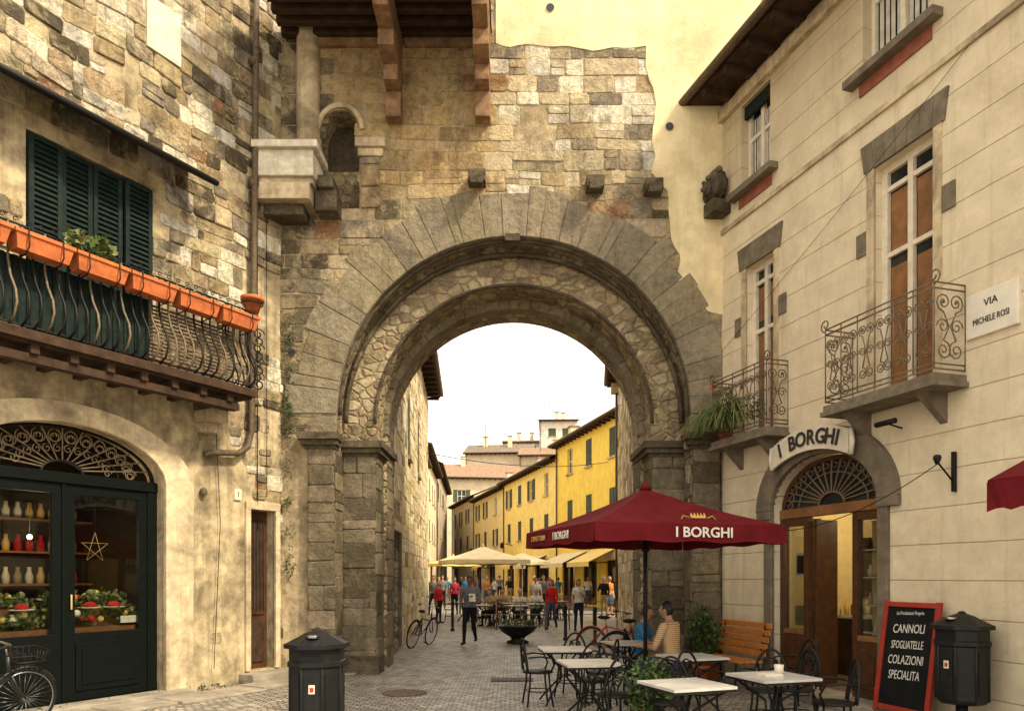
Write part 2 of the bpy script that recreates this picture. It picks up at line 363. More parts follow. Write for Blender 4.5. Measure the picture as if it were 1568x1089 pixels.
def vouss(mb,cx,cz,r0,r1,n,y,proud,pal,m='stone_arch',rj=.0,depth=.3,a0=0,a1=pi):
    e=(a1-a0)/n; cuts=[a0]+[a0+e*(i+R.uniform(-.32,.32)) for i in range(1,n)]+[a1]
    for i in range(n):
        s,t=cuts[i]+.0007,cuts[i+1]-.0007; ro=r1+R.uniform(-rj,rj); p=R.uniform(*proud); ch=.01
        j=lambda:R.uniform(-.005,.005)
        s1,t1=s+j(),t+j()
        def P(r,an,yy):
            x_,z_=warp(cx+r*math.cos(an),cz+r*math.sin(an),2,.02) if r>r0+.05 else (cx+r*math.cos(an),cz+r*math.sin(an))
            return (x_,yy,z_)
        mid=(s+t)/2; vs=[]
        for rr,q in ((r0,s),(r0,mid),(r0,t),(ro,t1),(ro,mid),(ro,s1)): vs.append(P(rr,q,y+depth))
        for rr,q in ((r0,s),(r0,mid),(r0,t),(ro,t1),(ro,mid),(ro,s1)): vs.append(P(rr,q,y-p*.6))
        da=ch/r0
        for rr,q in ((r0+ch,s+da),(r0+ch,mid),(r0+ch,t-da),(ro-ch,t1-da),(ro-ch,mid),(ro-ch,s1+da)): vs.append(P(rr,q,y-p))
        fs=[]
        for k in range(6):
            k2=(k+1)%6; fs.append((k,k2,6+k2,6+k)); fs.append((6+k,6+k2,12+k2,12+k))
        fs.append((12,13,16,17)); fs.append((13,14,15,16))
        mb.mesh(vs,fs,m,pick(pal,.9,1.1))
WHITE=(.76,.69,.53);CREAM=(.6,.49,.31);TAN=(.38,.285,.16);GREY=(.27,.225,.155);DARK=(.12,.095,.06);BRICK=(.34,.18,.09)
P_left=[(4,WHITE),(3.5,CREAM),(4,TAN),(3,GREY),(2.2,DARK),(.25,BRICK)]
P_arch=[(4,(.31,.26,.175)),(3,(.285,.24,.16)),(2,(.335,.28,.185)),(1,(.26,.215,.14))]
P_gate=[(3,(.47,.385,.245)),(4,TAN),(3,GREY),(.8,DARK),(.15,BRICK)]
P_orng=[(4,(.47,.32,.15)),(3,(.42,.29,.14)),(3,(.52,.38,.19)),(.3,BRICK)]
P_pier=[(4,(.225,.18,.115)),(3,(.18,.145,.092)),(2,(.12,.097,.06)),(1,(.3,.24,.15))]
# ------------------------------------------------------------------ parts
def shutter(mb,x0,x1,z0,z1,y,m='shutter',pitch=.07,t=.045):
    w=.06
    mb.box(x0,x0+w,y-t,y,z0,z1,m);mb.box(x1-w,x1,y-t,y,z0,z1,m)
    for zz in (z0,(z0+z1)/2-w/2,z1-w): mb.box(x0+w,x1-w,y-t+.002,y-.002,zz,zz+w,m)
    z=z0+w+pitch*.5
    while z<z1-w-pitch*.3:
        if abs(z-(z0+z1)/2)>w*.8:
            mb.mesh([(x0+w,y-t+.008,z-pitch*.35),(x1-w,y-t+.008,z-pitch*.35),(x1-w,y-.008,z+pitch*.35),(x0+w,y-.008,z+pitch*.35),(x0+w,y-t+.002,z-pitch*.25),(x1-w,y-t+.002,z-pitch*.25),(x1-w,y-.014,z+pitch*.45),(x0+w,y-.014,z+pitch*.45)],[(0,1,2,3),(4,5,6,7),(0,1,5,4),(2,3,7,6)],m)
        z+=pitch
    mb.box(x0+w,x1-w,y-.004,y-.001,z0+w,z1-w,m)
def window(mb,x0,x1,z0,z1,y=.18,fm='white_paint',gm='glass_dark',fw=.06,rows=(.5,),mid=True):
    mb.box(x0,x1,y+.02,y+.03,z0,z1,gm)
    for a,b in ((x0,x0+fw),(x1-fw,x1)): mb.box(a,b,y-.04,y+.018,z0,z1,fm)
    mb.box(x0+fw,x1-fw,y-.038,y+.016,z0,z0+fw,fm);mb.box(x0+fw,x1-fw,y-.038,y+.016,z1-fw,z1,fm)
    if mid: mb.box((x0+x1)/2-.04,(x0+x1)/2+.04,y-.045,y+.014,z0+fw,z1-fw,fm)
    for r in rows:
        zz=z0+(z1-z0)*r; mb.box(x0+fw,x1-fw,y-.034,y+.012,zz-.03,zz+.03,fm)
def spiral(cx,cz,r0,r1,turns,a0,y=0,n=14,ex=1,ez=1):
    return [(cx+ex*(r0+(r1-r0)*i/n)*math.cos(a0+turns*2*pi*i/n),y,cz+ez*(r0+(r1-r0)*i/n)*math.sin(a0+turns*2*pi*i/n)) for i in range(n+1)]
def scrollpanel(mb,x0,x1,z0,z1,m='iron_light',r=.008):
    n=max(1,round((x1-x0)/.3)); w=(x1-x0)/n; h=z1-z0
    for i in range(n):
        a=x0+i*w; c=a+w/2
        mb.tube([(a,0,z0),(a,0,z1)],r*1.1,5,m)
        for sg in (1,-1):
            mb.tube(spiral(c+sg*w*.2,z0+h*.78,w*.25,.02,1.6,-pi/2,ex=sg),r,5,m)
            mb.tube(spiral(c+sg*w*.2,z0+h*.22,w*.25,.02,1.6,pi/2,ex=sg,ez=1) ,r,5,m)
            mb.tube([(c+sg*w*.2,0,z0+h*.78-w*.25),(c+sg*w*.02,0,z0+h*.5),(c+sg*w*.2,0,z0+h*.22+w*.25)],r,5,m)
            mb.tube(spiral(c+sg*w*.22,z0+h*.5,w*.2,.015,1.4,0,ex=sg),r*.9,5,m)
            mb.ball((c+sg*w*.2,0,z0+h*.78),.018,m,6,5)
    mb.tube([(x1,0,z0),(x1,0,z1)],r*1.1,5,m)
    for zz in (z0,z0+h*.06,z1-h*.07,z1): mb.tube([(x0,0,zz),(x1,0,zz)],r*1.3,5,m)
# ================================================================== GROUND
g=MB(); g.mesh([(-300,-60,0),(300,-60,0),(300,500,0),(-300,500,0)],[(0,1,2,3)],'cobble'); build(g,'ground')
g=MB(); g.box(-.35,.35,12.45,12.85,0,.012,'iron')
for i in range(9): g.box(-.32+i*.072,-.29+i*.072,12.48,12.82,.012,.022,'iron_rust')
build(g,'drain_grate')
g=MB(); g.lathe([(.33,0),(.33,.014),(.29,.014),(.28,.01),(0,.012)],28,(-1.6,11.2,0),'iron_rust'); build(g,'manhole_cover')
# ================================================================== CITY GATE
gate=empty('stone_city_gate',TR(0,13,0))
g=MB()
XC=.03;H1=3.07;Z1=4.55;H2=2.47;Z2=4.48;H3=2.40;Z3=4.42
def archpoly(x0,x1,h,zc,zt): return [(x0,0),(XC-h,0)]+arcp(XC,zc,h,h,40)+[(XC+h,0),(x1,0),(x1,zt),(x0,zt)]
g.panel(archpoly(-4.6,4.4,H1,Z1,13.5),[arcp(-2.97,9.45,.33,.36,14,0,pi)+[(-3.3,8.1),(-2.64,8.1)]],0,.5,'mortar','rubble')
g.panel(archpoly(-4.4,4.2,H2,Z2,9),[],.5,.72,'rubble','rubble')
g.panel(archpoly(-4.4,4.2,H3,Z3,9),[],1.22,.8,'rubble','rubble')
g.panel(archpoly(-4.6,4.4,H3+.003,Z3,13.5),[],2.03,.05,'rubble','rubble')
g.mesh([(-4.6,0,13.5),(4.4,0,13.5),(4.4,2.1,13.5),(-4.6,2.1,13.5)],[(0,1,2,3)],'mortar')
g.box(-4.6,-4.55,0,2.1,0,13.5,'mortar'); g.box(4.35,4.4,0,2.1,0,13.5,'mortar')
g.box(-3.6,-2.4,.52,.6,7.9,10.2,'rubble_dark')
build(g,'gate_core',gate)
def gskip(x,z):
    if z<Z1+.0 and abs(x-XC)<H1+.25: return True
    if z>=Z1 and math.hypot(x-XC,z-Z1)<H1+.5: return True
    if z<4.2 and x<-3.0: return True
    if -3.4<x<-2.6 and 8.0<z<9.9: return True
    nn=noise.noise(Vector((x*.8,z*.8,3.1)))
    if x>3.1 and z>6.4: return True
    if z>11.1 and x>-.3: return True
    if z>8.3 and nn>.5 and x<.5: return True
    return False
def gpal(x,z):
    if x<-3.35: return P_pier+[(2,DARK)]  # corner shadow beside the left house painted into these darker stone colours
    if z>8.3 and x<-.3: return P_orng
    if z>8.9 and x>-.3:
        if (9.5<z<9.9 or 10.3<z<10.8) : return [(8,WHITE),(1,CREAM),(.6,GREY)]
        return [(1.5,WHITE),(4,CREAM),(2.5,GREY),(1,TAN)]
    if z>8.2: return [(1.3,WHITE),(3,CREAM),(2,GREY),(2,TAN)]
    if z<6.8 and abs(x)>2.6: return P_arch
    return P_gate
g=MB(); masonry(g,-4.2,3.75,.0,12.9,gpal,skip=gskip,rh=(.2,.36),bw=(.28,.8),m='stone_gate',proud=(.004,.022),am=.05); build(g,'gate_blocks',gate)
g=MB()
ol=[(-.28,10.93),(1.0,10.85),(2.3,10.9),(2.35,10.3),(2.5,9.9),(2.4,9.5),(2.5,9.0),(2.4,8.7),(2.7,8.4),(2.75,7.7),(2.9,7.3),(2.85,6.9),(3.2,6.4),(4.3,6.1),(4.3,13.4),(-.28,13.4)]
def rough_poly(ol,fixed=3,step=.12,amp=.05):
    out=[]
    for i in range(len(ol)):
        a=Vector(ol[i]);b=Vector(ol[(i+1)%len(ol)])
        if i>=len(ol)-fixed: out.append(tuple(a)); continue
        n=max(1,int((b-a).length/step)); d=(b-a).normalized(); pn=Vector((-d.y,d.x))
        for k in range(n):
            p=a.lerp(b,k/n); q=noise.noise(Vector((p.x*2.5,p.y*2.5,1.7)))*amp*1.8+R.uniform(-.3,.3)*amp*.4; out.append(tuple(p+pn*q))
    return out
g.panel(rough_poly(ol),[],-.026,.04,'plaster_gate')
build(g,'plaster_field',gate)
g=MB()
vouss(g,XC,Z1,H1-.004,H1+.8,31,0,(.028,.036),P_arch,rj=.13)
vouss(g,XC,Z3,H3-.02,H3+.2,37,1.22,(.02,.04),P_arch)
for (h,zc,y,rr) in ((H1-.03,Z1,.12,.035),(H2+.53,Z2,.42,.045),(H2+.02,Z2,.49,.03)):
    g.tube([(XC+h*math.cos(a),y,zc+h*math.sin(a)) for a in [pi*i/48 for i in range(49)]],rr,6,'rubble_dark')
build(g,'voussoirs',gate)
g=MB()
def pierface(T,w,z0,z1,pal=P_pier,m='stone_arch'):
    g.T=T; masonry(g,0,w,z0,z1,pal,rh=(.28,.45),bw=(.35,.8),proud=(.006,.03),m=m,am=.02,lo=.85,hi=1.15,split=.08); g.T=None
for sg in (-1,1):
    xj=XC+sg*H1
    x0,x1=(xj-.47,xj) if sg<0 else (xj,xj+.47)
    g.box(x0,x1,-.10,.0,0,3.95,'rubble_dark'); pierface(Matrix.Translation((x0,-.1,0)),.47,.0,3.95)
    pierface(Matrix.Translation((x0,0,0)) ,.47,4.2,5.2,P_arch)
    xa,xb=(xj,XC-H2) if sg<0 else (XC+H2,xj)
    g.box(xa,xb,.47,.5,0,3.95,'rubble_dark')
    pierface(Matrix.Translation((xa,.47,0)),xb-xa,.0,3.95)
    if sg<0:
        F1=Matrix.Translation((xj,-.1,0))@frame(0,0,0,1); F2=Matrix.Translation((XC-H2,.47,0))@frame(0,0,0,1)
        F3=Matrix.Translation((XC-H3,1.22,0))@frame(0,0,0,1)
    else:
        F1=Matrix.Translation((xj,.47,0))@frame(0,0,0,-1); F2=Matrix.Translation((XC+H2,1.22,0))@frame(0,0,0,-1)
        F3=Matrix.Translation((XC+H3,2.0,0))@frame(0,0,0,-1)
    pierface(F1,.57,0,3.95);pierface(F2,.75,0,3.95);pierface(F3,.78,0,3.95)
    g.box(min(xa,xj)-(.08 if sg>0 else .0),xb+(.08 if sg<0 else .0),.32,.9,0,.32,'rubble_dark')
    for k,(o,za,zb) in enumerate(((.04,3.93,3.99),(.1,3.99,4.08),(.15,4.08,4.2))):
        g.box(x0-o,x1+o*.5,-.1-o,.15,za,zb,'rubble_dark')
        if sg<0: g.box(xa+.0,xb+o,.47-o,2.0-k*.01,za-.05,zb-.05,'rubble_dark')
        else: g.box(xa-o,xb,.47-o,2.0-k*.01,za-.05,zb-.05,'rubble_dark')
build(g,'piers',gate,bev=.012)
g=MB()
g.T=Matrix.Translation((-3.52,-.02,0)); 
g.lathe([(.2,8.85),(.2,12.8)],14,(0,0,0),'cream_stone'); g.T=None
g.box(-4.22,-3.28,-.62,.05,8.35,8.78,'white_stone'); g.box(-4.28,-3.2,-.7,.05,8.78,8.9,'white_stone'); g.box(-4.2,-3.3,-.56,.05,8.25,8.35,'cream_stone')
g.box(-4.28,-3.35,-.6,.05,7.98,8.25,'cream_stone'); g.box(-4.15,-3.5,-.42,.05,7.8,7.98,'rubble_dark')
g.box(-3.32,-2.95,-.35,.05,7.9,8.25,'rubble_dark'); g.box(-3.25,-3.0,-.45,.05,8.25,8.45,'rubble_dark')
g.box(-2.7,-2.18,-.12,.05,9.12,9.28,'cream_stone'); g.box(-2.66,-2.22,-.07,.05,8.98,9.12,'cream_stone')
g.T=Matrix.Translation((-2.62,-.03,8.1)); masonry(g,0,.34,0,.88,P_gate,rh=(.3,.4),bw=(.5,.6),m='stone_gate'); g.T=None
for x,z in ((-.6,8.55),(1.42,8.45),(2.42,8.4)):
    g.box(x-.15,x+.15,-.28,.05,z-.1,z+.1,'rubble_dark'); g.box(x-.11,x+.11,-.34,-.18,z-.17,z-.01,'rubble_dark')
g.tube([(-2.97+.38*math.cos(a),-.03,9.45+.42*math.sin(a)) for a in [pi*i/16 for i in range(17)]],.05,6,'cream_stone')
build(g,'corbels_and_niche',gate,bev=.02)
g=MB()
for x,z in ((.66,11.55),(2.72,9.5),(-3.8,5.6)): g.mesh([(x+.07*math.cos(2*pi*i/14),-.045,z+.07*math.sin(2*pi*i/14)) for i in range(14)],[tuple(range(14))],'dark_text')  # flat dark discs: shade inside the putlog holes painted as plain colour
g.box(-.12,.14,-.12,.0,7.5,7.62,'rubble_dark')
build(g,'putlog_hole_discs',gate)
g=MB()
for i in range(46):
    z=R.uniform(1.6,6.2); g.leaves((-3.92+R.uniform(0,.12),-.06,z),(.08,.04,.16),14,.045,('leaf_a','leaf_c','moss'))
build(g,'creeping_ivy',None,TR(0,13,0))
g=MB()
g.box(-3.95,-.35,-2.4,.0,11.12,11.2,'wood_dark')
for i in range(9): 
    y=-.12-i*.27; g.box(-3.95,-.38,y-.06,y+.06,11.0,11.118,'wood_dark')
for x in (-2.02,-.5):
    g.box(x-.13,x+.13,-2.3,.0,10.72,10.998,'wood_beam')
    g.box(x-.12,x+.12,-1.5,.0,10.5,10.718,'wood_beam'); g.box(x-.13,x+.13,-1.0,.0,10.24,10.498,'wood_beam'); g.box(x-.12,x+.12,-.55,.0,9.98,10.238,'wood_beam'); g.box(x-.13,x+.13,-.25,.0,9.55,9.978,'wood_beam')
g.box(-3.4,-2.2,-.1,0,10.86,10.998,'wood_beam'); g.box(-1.85,-.65,-.1,0,10.86,10.998,'wood_beam')
build(g,'timber_eave',gate,bev=.012)
# ================================================================== LEFT HOUSE   (local x=-u, y into wall)
FL=frame(-4.0,13,.5017,.8651)
left=empty('stone_townhouse',FL)
g=MB()
DOORL=arcp(-3.6,3.05,1.35,.7,24,0,pi)+[(-4.95,0.0),(-2.25,0.0)]
holesL=[DOORL[:],rect(-4.16,-2.46,4.62,7.35),rect(-.68,-.15,.18,2.85)]
g.panel([(-7,-.0),(.35,-.0),(.35,13.5),(-7,13.5)],holesL,0,.35,'plaster_old','plaster_old')
g.mesh([(-7,.0,13.5),(.35,0,13.5),(.35,6,13.5),(-7,6,13.5)],[(0,1,2,3)],'rooftile_old'); g.box(-7,-6.95,.01,6,0,13.5,'plaster_old')
build(g,'walls',left)
g=MB()
def lskip(x,z):
    nn=noise.noise(Vector((x*.9,z*.8,9.3)))
    if z<4.6 and x>-2.2: return nn>-.15 or z>4.3 or (x<-1.2 and z>3.6)
    if z<4.62: return True
    if z<7.6 and x<-2.1: return nn>-.15
    if z<7.6: return nn>.22
    return nn>.42
masonry(g,-7,.1,.1,13.4,lambda x,z:P_left if z>6.5 or x>-1.5 else [(2,CREAM),(3,TAN),(3,GREY),(2,DARK)],skip=lskip,rects=[(-5.2,-1.8,0,4.1),(-4.2,-2.42,4.6,7.45),(-.78,-.05,0,3.0)],rh=(.14,.32),bw=(.18,.55),proud=(.004,.038),am=.08)
g.box(-2.55,-2.0,-.06,.02,9.35,10.1,'white_stone')
build(g,'stone_blocks',left)
g=MB()
ou=[(-1.8,0)]+arcp(-3.6,3.05,1.8,.95,28,0,pi)+[(-5.4,0)]; inn=[(-2.25,0)]+arcp(-3.6,3.05,1.35,.7,28,0,pi)+[(-4.95,0)]
n=len(ou); vs=[(x,-.07,z) for x,z in ou]+[(x,-.07,z) for x,z in inn]+[(x,.02,z) for x,z in ou]+[(x,.02,z) for x,z in inn]
g.mesh(vs,[(i,i+1,n+i+1,n+i) for i in range(n-1)]+[(i,i+1,2*n+i+1,2*n+i) for i in range(n-1)]+[(n+i,n+i+1,3*n+i+1,3*n+i) for i in range(n-1)],'cream_stone')
g.box(-1.75,-1.42,-.62,.02,4.28,4.44,'rubble_dark'); g.box(-1.73,-1.44,-.42,.02,4.1,4.28,'cream_stone'); g.box(-1.7,-1.47,-.22,.02,3.95,4.1,'cream_stone')
g.box(-.78,-.68,-.05,.05,.18,2.95,'cream_stone');g.box(-.15,-.05,-.05,.05,.18,2.95,'cream_stone');g.box(-.78,-.05,-.055,.05,2.85,2.98,'cream_stone')
g.box(-.9,.1,-.35,.4,0,.16,'flagstone'); g.box(-5.3,-1.9,-.3,.1,0,.07,'flagstone')
build(g,'stone_trim',left,bev=.012)
g=MB(); x=-5.5
while x<.3:
    w=R.uniform(.5,.9); g.box(x,x+w-.02,-.95+R.uniform(-.06,.06),-.37,0,.03+R.uniform(0,.02),'flagstone'); x+=w
build(g,'pavement',None,FL,bev=.01)
g=MB(); fd='shopdoor'
yf=.2
g.box(-4.95,-4.8,yf-.05,yf+.06,.07,3.1,fd);g.box(-2.4,-2.25,yf-.05,yf+.06,.07,3.1,fd);g.box(-4.95,-2.25,yf-.07,yf+.06,2.98,3.12,fd)
for a,b in ((-4.8,-3.63),(-3.57,-2.4)):
    g.box(a,b,yf-.03,yf+.04,.07,.98,fd); g.box(a+.12,b-.12,yf-.055,yf-.03,.2,.85,fd); g.box(a+.2,b-.2,yf-.07,yf-.05,.28,.77,fd)
    g.box(a,a+.12,yf-.03,yf+.04,.98,2.98,fd);g.box(b-.12,b,yf-.03,yf+.04,.98,2.98,fd);g.box(a,b,yf-.028,yf+.038,2.84,2.98,fd)
    g.box(a+.12,b-.12,yf+.0,yf+.01,.98,2.84,'glass_clear')
g.box(-3.63,-3.57,yf-.05,yf+.05,.07,2.98,fd); g.lathe([(.0,0),(.012,.0),(.012,.2),(0,.2)],8,(-3.52,yf-.07,1.3),'star_brass')
g.tube([(x,yf,z) for x,z in arcp(-3.6,3.12,1.3,.62,24)],.03,6,fd)
for i in range(1,14):
    a=pi*i/14; ca,sa=math.cos(a),math.sin(a)
    g.tube([(-3.6+.25*ca,yf,3.14+.14*sa),(-3.6+1.28*ca,yf,3.14+.6*sa)],.012,5,'iron_light')
    a2=a-pi/28
    for sg in (1,-1): g.tube([(-3.6+(.95*math.cos(a2)+q[0]),yf-.01,3.14+.45*math.sin(a2)+q[2]) for q in spiral(0,0,.1,.02,1.3,a2,ex=sg)],.009,5,'iron_light')
    g.tube([(-3.6+(.62*math.cos(a2)+q[0]),yf-.01,3.14+.3*math.sin(a2)+q[2]) for q in spiral(0,0,.06,.01,1.2,a2)],.009,5,'iron_light')
g.tube([(x,yf,z) for x,z in arcp(-3.6,3.12,.27,.16,14)],.02,6,'iron'); g.tube([(x,yf,z) for x,z in arcp(-3.6,3.12,.78,.37,18)],.012,5,'iron')
build(g,'shop_front',left,bev=.006)
g=MB()
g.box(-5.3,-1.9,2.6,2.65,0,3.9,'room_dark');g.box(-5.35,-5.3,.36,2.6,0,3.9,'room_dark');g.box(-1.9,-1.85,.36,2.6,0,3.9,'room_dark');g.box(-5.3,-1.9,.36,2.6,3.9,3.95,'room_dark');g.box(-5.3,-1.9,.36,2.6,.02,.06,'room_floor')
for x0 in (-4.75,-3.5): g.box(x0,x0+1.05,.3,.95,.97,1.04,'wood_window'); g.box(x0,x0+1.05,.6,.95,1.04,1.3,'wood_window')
for i in range(70):
    x=R.choice((R.uniform(-4.7,-3.8),R.uniform(-3.45,-2.5))); y=R.uniform(.33,.85); g.leaves((x,y,(1.12 if y<.6 else 1.36)+R.uniform(0,.12)),(.14,.12,.1),30,.08,('leaf_b','leaf_a','leaf_y','leaf_b'))
for i in range(40): y=R.uniform(.32,.8); g.ball((R.choice((R.uniform(-4.7,-3.8),R.uniform(-3.45,-2.5))),y,(1.14 if y<.6 else 1.4)+R.random()*.12),R.uniform(.03,.06),R.choice(['c_orange','leaf_y','c_red','gold_text','white_paint']),10,7)
for x in (-4.5,-4.0,-3.1,-2.75): g.lathe([(.02,0),(.13,.02),(.16,.03),(.13,.035),(0,.03)],16,(x,.42,1.28),'white_paint'); g.ball((x,.42,1.34),(.09,.09,.05),R.choice(['gold_text','c_tan','c_red']),10,7)
for i in range(24): g.ball((R.uniform(-4.75,-4.2),R.uniform(.6,.85),1.35+R.random()*.75),.075,R.choice(['c_orange','leaf_y','c_tan','gold_text']),10,7)
g.box(-2.75,-2.5,.26,.27,1.08,1.18,'white_paint')
for z in (1.6,2.1,2.6):
    g.box(-5.2,-2.0,2.2,2.58,z,z+.03,'wood_window')
    for k in range(18): g.lathe([(.05,0),(.06,.12),(.03,.2),(.03,.26),(0,.26)],8,(-5.1+k*.17,2.4,z+.03),R.choice(['c_tan','leaf_b','gold_text','white_paint','c_red']))
build(g,'shop_interior',left)
g=MB()
for i in range(5):
    a=2*pi*i/5+pi/2; b=2*pi*(i+2)/5+pi/2; g.tube([(-2.95+.2*math.cos(a),.55,2.15+.22*math.sin(a)),(-2.95+.2*math.cos(b),.55,2.15+.22*math.sin(b))],.004,5,'star_brass')
g.tube([(-2.95,.55,2.37),(-2.95,.55,3.85)],.003,4,'iron'); g.ball((-3.5,1.2,2.3),.035,'bulb'); g.tube([(-3.5,1.2,2.33),(-3.5,1.2,3.88)],.004,4,'iron')
build(g,'star_lamp',left)
lt=bpy.data.lights.new('shop_light','POINT'); lt.energy=38; lt.color=(1,.75,.42); lt.shadow_soft_size=.08; link(bpy.data.objects.new('shop_light',lt),left,Matrix.Translation((-3.5,1.1,2.2)))
g=MB()
for i in range(4):
    a=-4.16+i*.425; shutter(g,a+.008,a+.417,4.65,7.3,-.02 if i in(0,3) else .03)
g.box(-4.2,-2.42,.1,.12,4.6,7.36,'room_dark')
g.box(-.68,-.15,.18,.22,.18,2.85,'wood_door')
for z0,z1 in ((.3,1.0),(1.1,2.7)): g.box(-.6,-.23,.15,.18,z0,z1,'wood_dark')
for i in range(5): g.tube([(-.56+i*.07,.12,1.15),(-.56+i*.07,.12,2.65)],.006,5,'iron')
g.box(.04,.13,-.06,0,1.7,1.8,'white_paint')
g.box(-1.0,-.86,-.03,0,2.98,3.16,'white_paint')
g.lathe([(.0,0),(.05,0),(.06,.04),(.05,.09),(0,.12)],12,(-1.6,-.05,3.0),'iron_rust')
build(g,'shutters_and_door',left,bev=.004)
text('number','1',.12,(-.93,-.034,3.07),'dark_text',left)
g=MB()
g.mesh([(-7,-.6,7.6),(-1.85,-.6,7.6),(-1.85,.0,7.98),(-7,.0,7.98),(-7,-.6,7.52),(-1.85,-.6,7.52),(-1.85,.0,7.88),(-7,.0,7.88)],[(0,1,2,3),(4,7,6,5),(0,4,5,1),(1,5,6,2)],'iron')
g.tube([(-7,-.62,7.56),(-1.8,-.62,7.56)],.045,8,'iron')
build(g,'ledge_canopy',left)
g=MB(); g.tube([(-.62,-.12,13.4),(-.66,-.12,9),(-.7,-.12,6.2),(-.74,-.12,4.1),(-.82,-.12,3.85),(-1.0,-.12,3.72),(-1.5,-.12,3.66),(-1.62,-.1,3.62)],.05,10,'iron_rust')
for z in (12,10.2,8.2,6.2,4.6): g.tube([(-.68-.06,-.1,z),(-.68+.06,-.1,z)],.065,8,'iron_rust')
g.tube([(-.55,-.045,2.5),(-.56,-.045,13)],.008,5,'iron'); g.tube([(-.35,-.045,3.1),(-.36,-.045,9)],.006,5,'iron')
g.tube([(-1.4,-.06,4.4),(-1.3,-.06,2.6),(-1.42,-.06,.3)],.006,5,'iron')
build(g,'drainpipe',left)
g=MB()
g.box(-7,-1.28,-.8,.02,4.5,4.6,'grey_trim'); g.box(-7,-1.3,-.78,.0,4.44,4.498,'wood_dark'); g.box(-7,-1.25,-.86,-.78,4.47,4.58,'wood_dark')
for i in range(12): g.box(-6.8+i*.46,-6.7+i*.46,-.78,0,4.34,4.438,'wood_dark')
g.box(-7,-1.5,-.74,-.6,4.24,4.34,'wood_dark')
prof=[(0,5.78),(0,5.5),(.0,5.35),(.06,5.15),(.17,4.97),(.2,4.82),(.14,4.68),(.02,4.61)]
x=-6.9
while x<-1.3:
    g.tube([(x,-.76-d,z) for d,z in prof],.015,5,'iron_light' if R.random()<.45 else 'iron'); 
    g.tube([(x,-.76,5.6)]+[(x,-.8-.05*math.sin(t),5.55+.06*math.cos(t)) for t in (0,1,2,3,4)],.009,4,'iron')
    x+=.135
y=-.66
while y<-.02:
    g.tube([(-1.32+d,y,z) for d,z in prof],.013,5,'iron'); y+=.13
for dz in (5.78,5.68): g.tube([(-7,-.76,dz),(-1.32,-.76,dz),(-1.32,0,dz)],.014,5,'iron')
g.tube([(-7,-.78,4.63),(-1.3,-.78,4.63),(-1.3,0,4.63)],.014,5,'iron')
for k in range(8):
    g.tube([(-1.3+q[0]*.8,-.8-abs(q[0])*.6,5.45-k*.11+q[2]) for q in spiral(.08,0,.09,.02,1.2,pi*(k%2))],.012,4,'iron')
for i in range(40):
    g.tube([(-6.9+i*.14+q[0],-.76,5.83+q[2]) for q in spiral(0,0,.035,.01,1,0,n=7)],.007,4,'iron')
build(g,'balcony',left)
g=MB(); g.box(-7,-2.95,-.67,-.655,4.66,5.45,'shutter')
for i in range(26): g.box(-6.9+i*.15,-6.84+i*.15,-.69,-.67,4.66,5.45,'shutter')
for i in range(16): g.box(-2.9,-1.5,-.62,-.6,4.66+i*.05,4.69+i*.05,'iron_light')
build(g,'balcony_screen',left)
g=MB()
for i in range(8):
    a=-6.85+i*.69; 
    g.mesh([(a+.03,-.99,5.42),(a+.6,-.99,5.42),(a+.6,-.82,5.42),(a+.03,-.82,5.42),(a,-1.03,5.6),(a+.64,-1.03,5.6),(a+.64,-.79,5.6),(a,-.79,5.6)],[(0,3,2,1),(0,1,5,4),(1,2,6,5),(2,3,7,6),(3,0,4,7),(4,5,6,7)],'terracotta')
    g.box(a-.015,a+.655,-1.045,-.775,5.59,5.63,'terracotta'); g.box(a+.02,a+.62,-1.02,-.8,5.63,5.635,'soil')
    for q in (a+.12,a+.5): g.tube([(q,-.76,5.7),(q,-1.05,5.66),(q,-1.06,5.45),(q,-.99,5.38),(q,-.78,5.36)],.009,5,'iron')
    if i not in (3,4): g.leaves((a+.3,-.9,5.66),(.25,.08,.05),14,.07,('leaf_a','leaf_y','c_tan'))
g.leaves((-4.05,-.9,5.78),(.14,.08,.14),90,.1,('leaf_b','leaf_y')); g.leaves((-3.75,-.9,5.78),(.16,.08,.16),110,.11,('leaf_b','leaf_y','leaf_a'))
for q in range(3): g.lathe([(.07,0),(.1,.14),(.12,.14),(.12,.18),(0,.17)],14,(-2.6+q*.4,-.45,4.6),'terracotta'); g.leaves((-2.6+q*.4,-.45,4.9),(.12,.1,.12),50,.09)
build(g,'flower_boxes',left)
g=MB(); g.lathe([(.1,0),(.15,.17),(.18,.17),(.18,.23),(.15,.23),(0,.21)],18,(-1.05,-.5,5.9),'terracotta'); g.tube([(-1.32,-.5,5.78),(-1.2,-.5,5.84),(-1.05,-.5,5.89)],.012,5,'iron'); g.tube([(-1.05+.16*math.cos(t),-.5+.16*math.sin(t),6.03) for t in [2*pi*i/16 for i in range(16)]],.01,5,'iron',closed=True); g.leaves((-1.05,-.5,6.17),(.08,.08,.06),25,.06)
build(g,'hanging_flower_pot',None,FL)
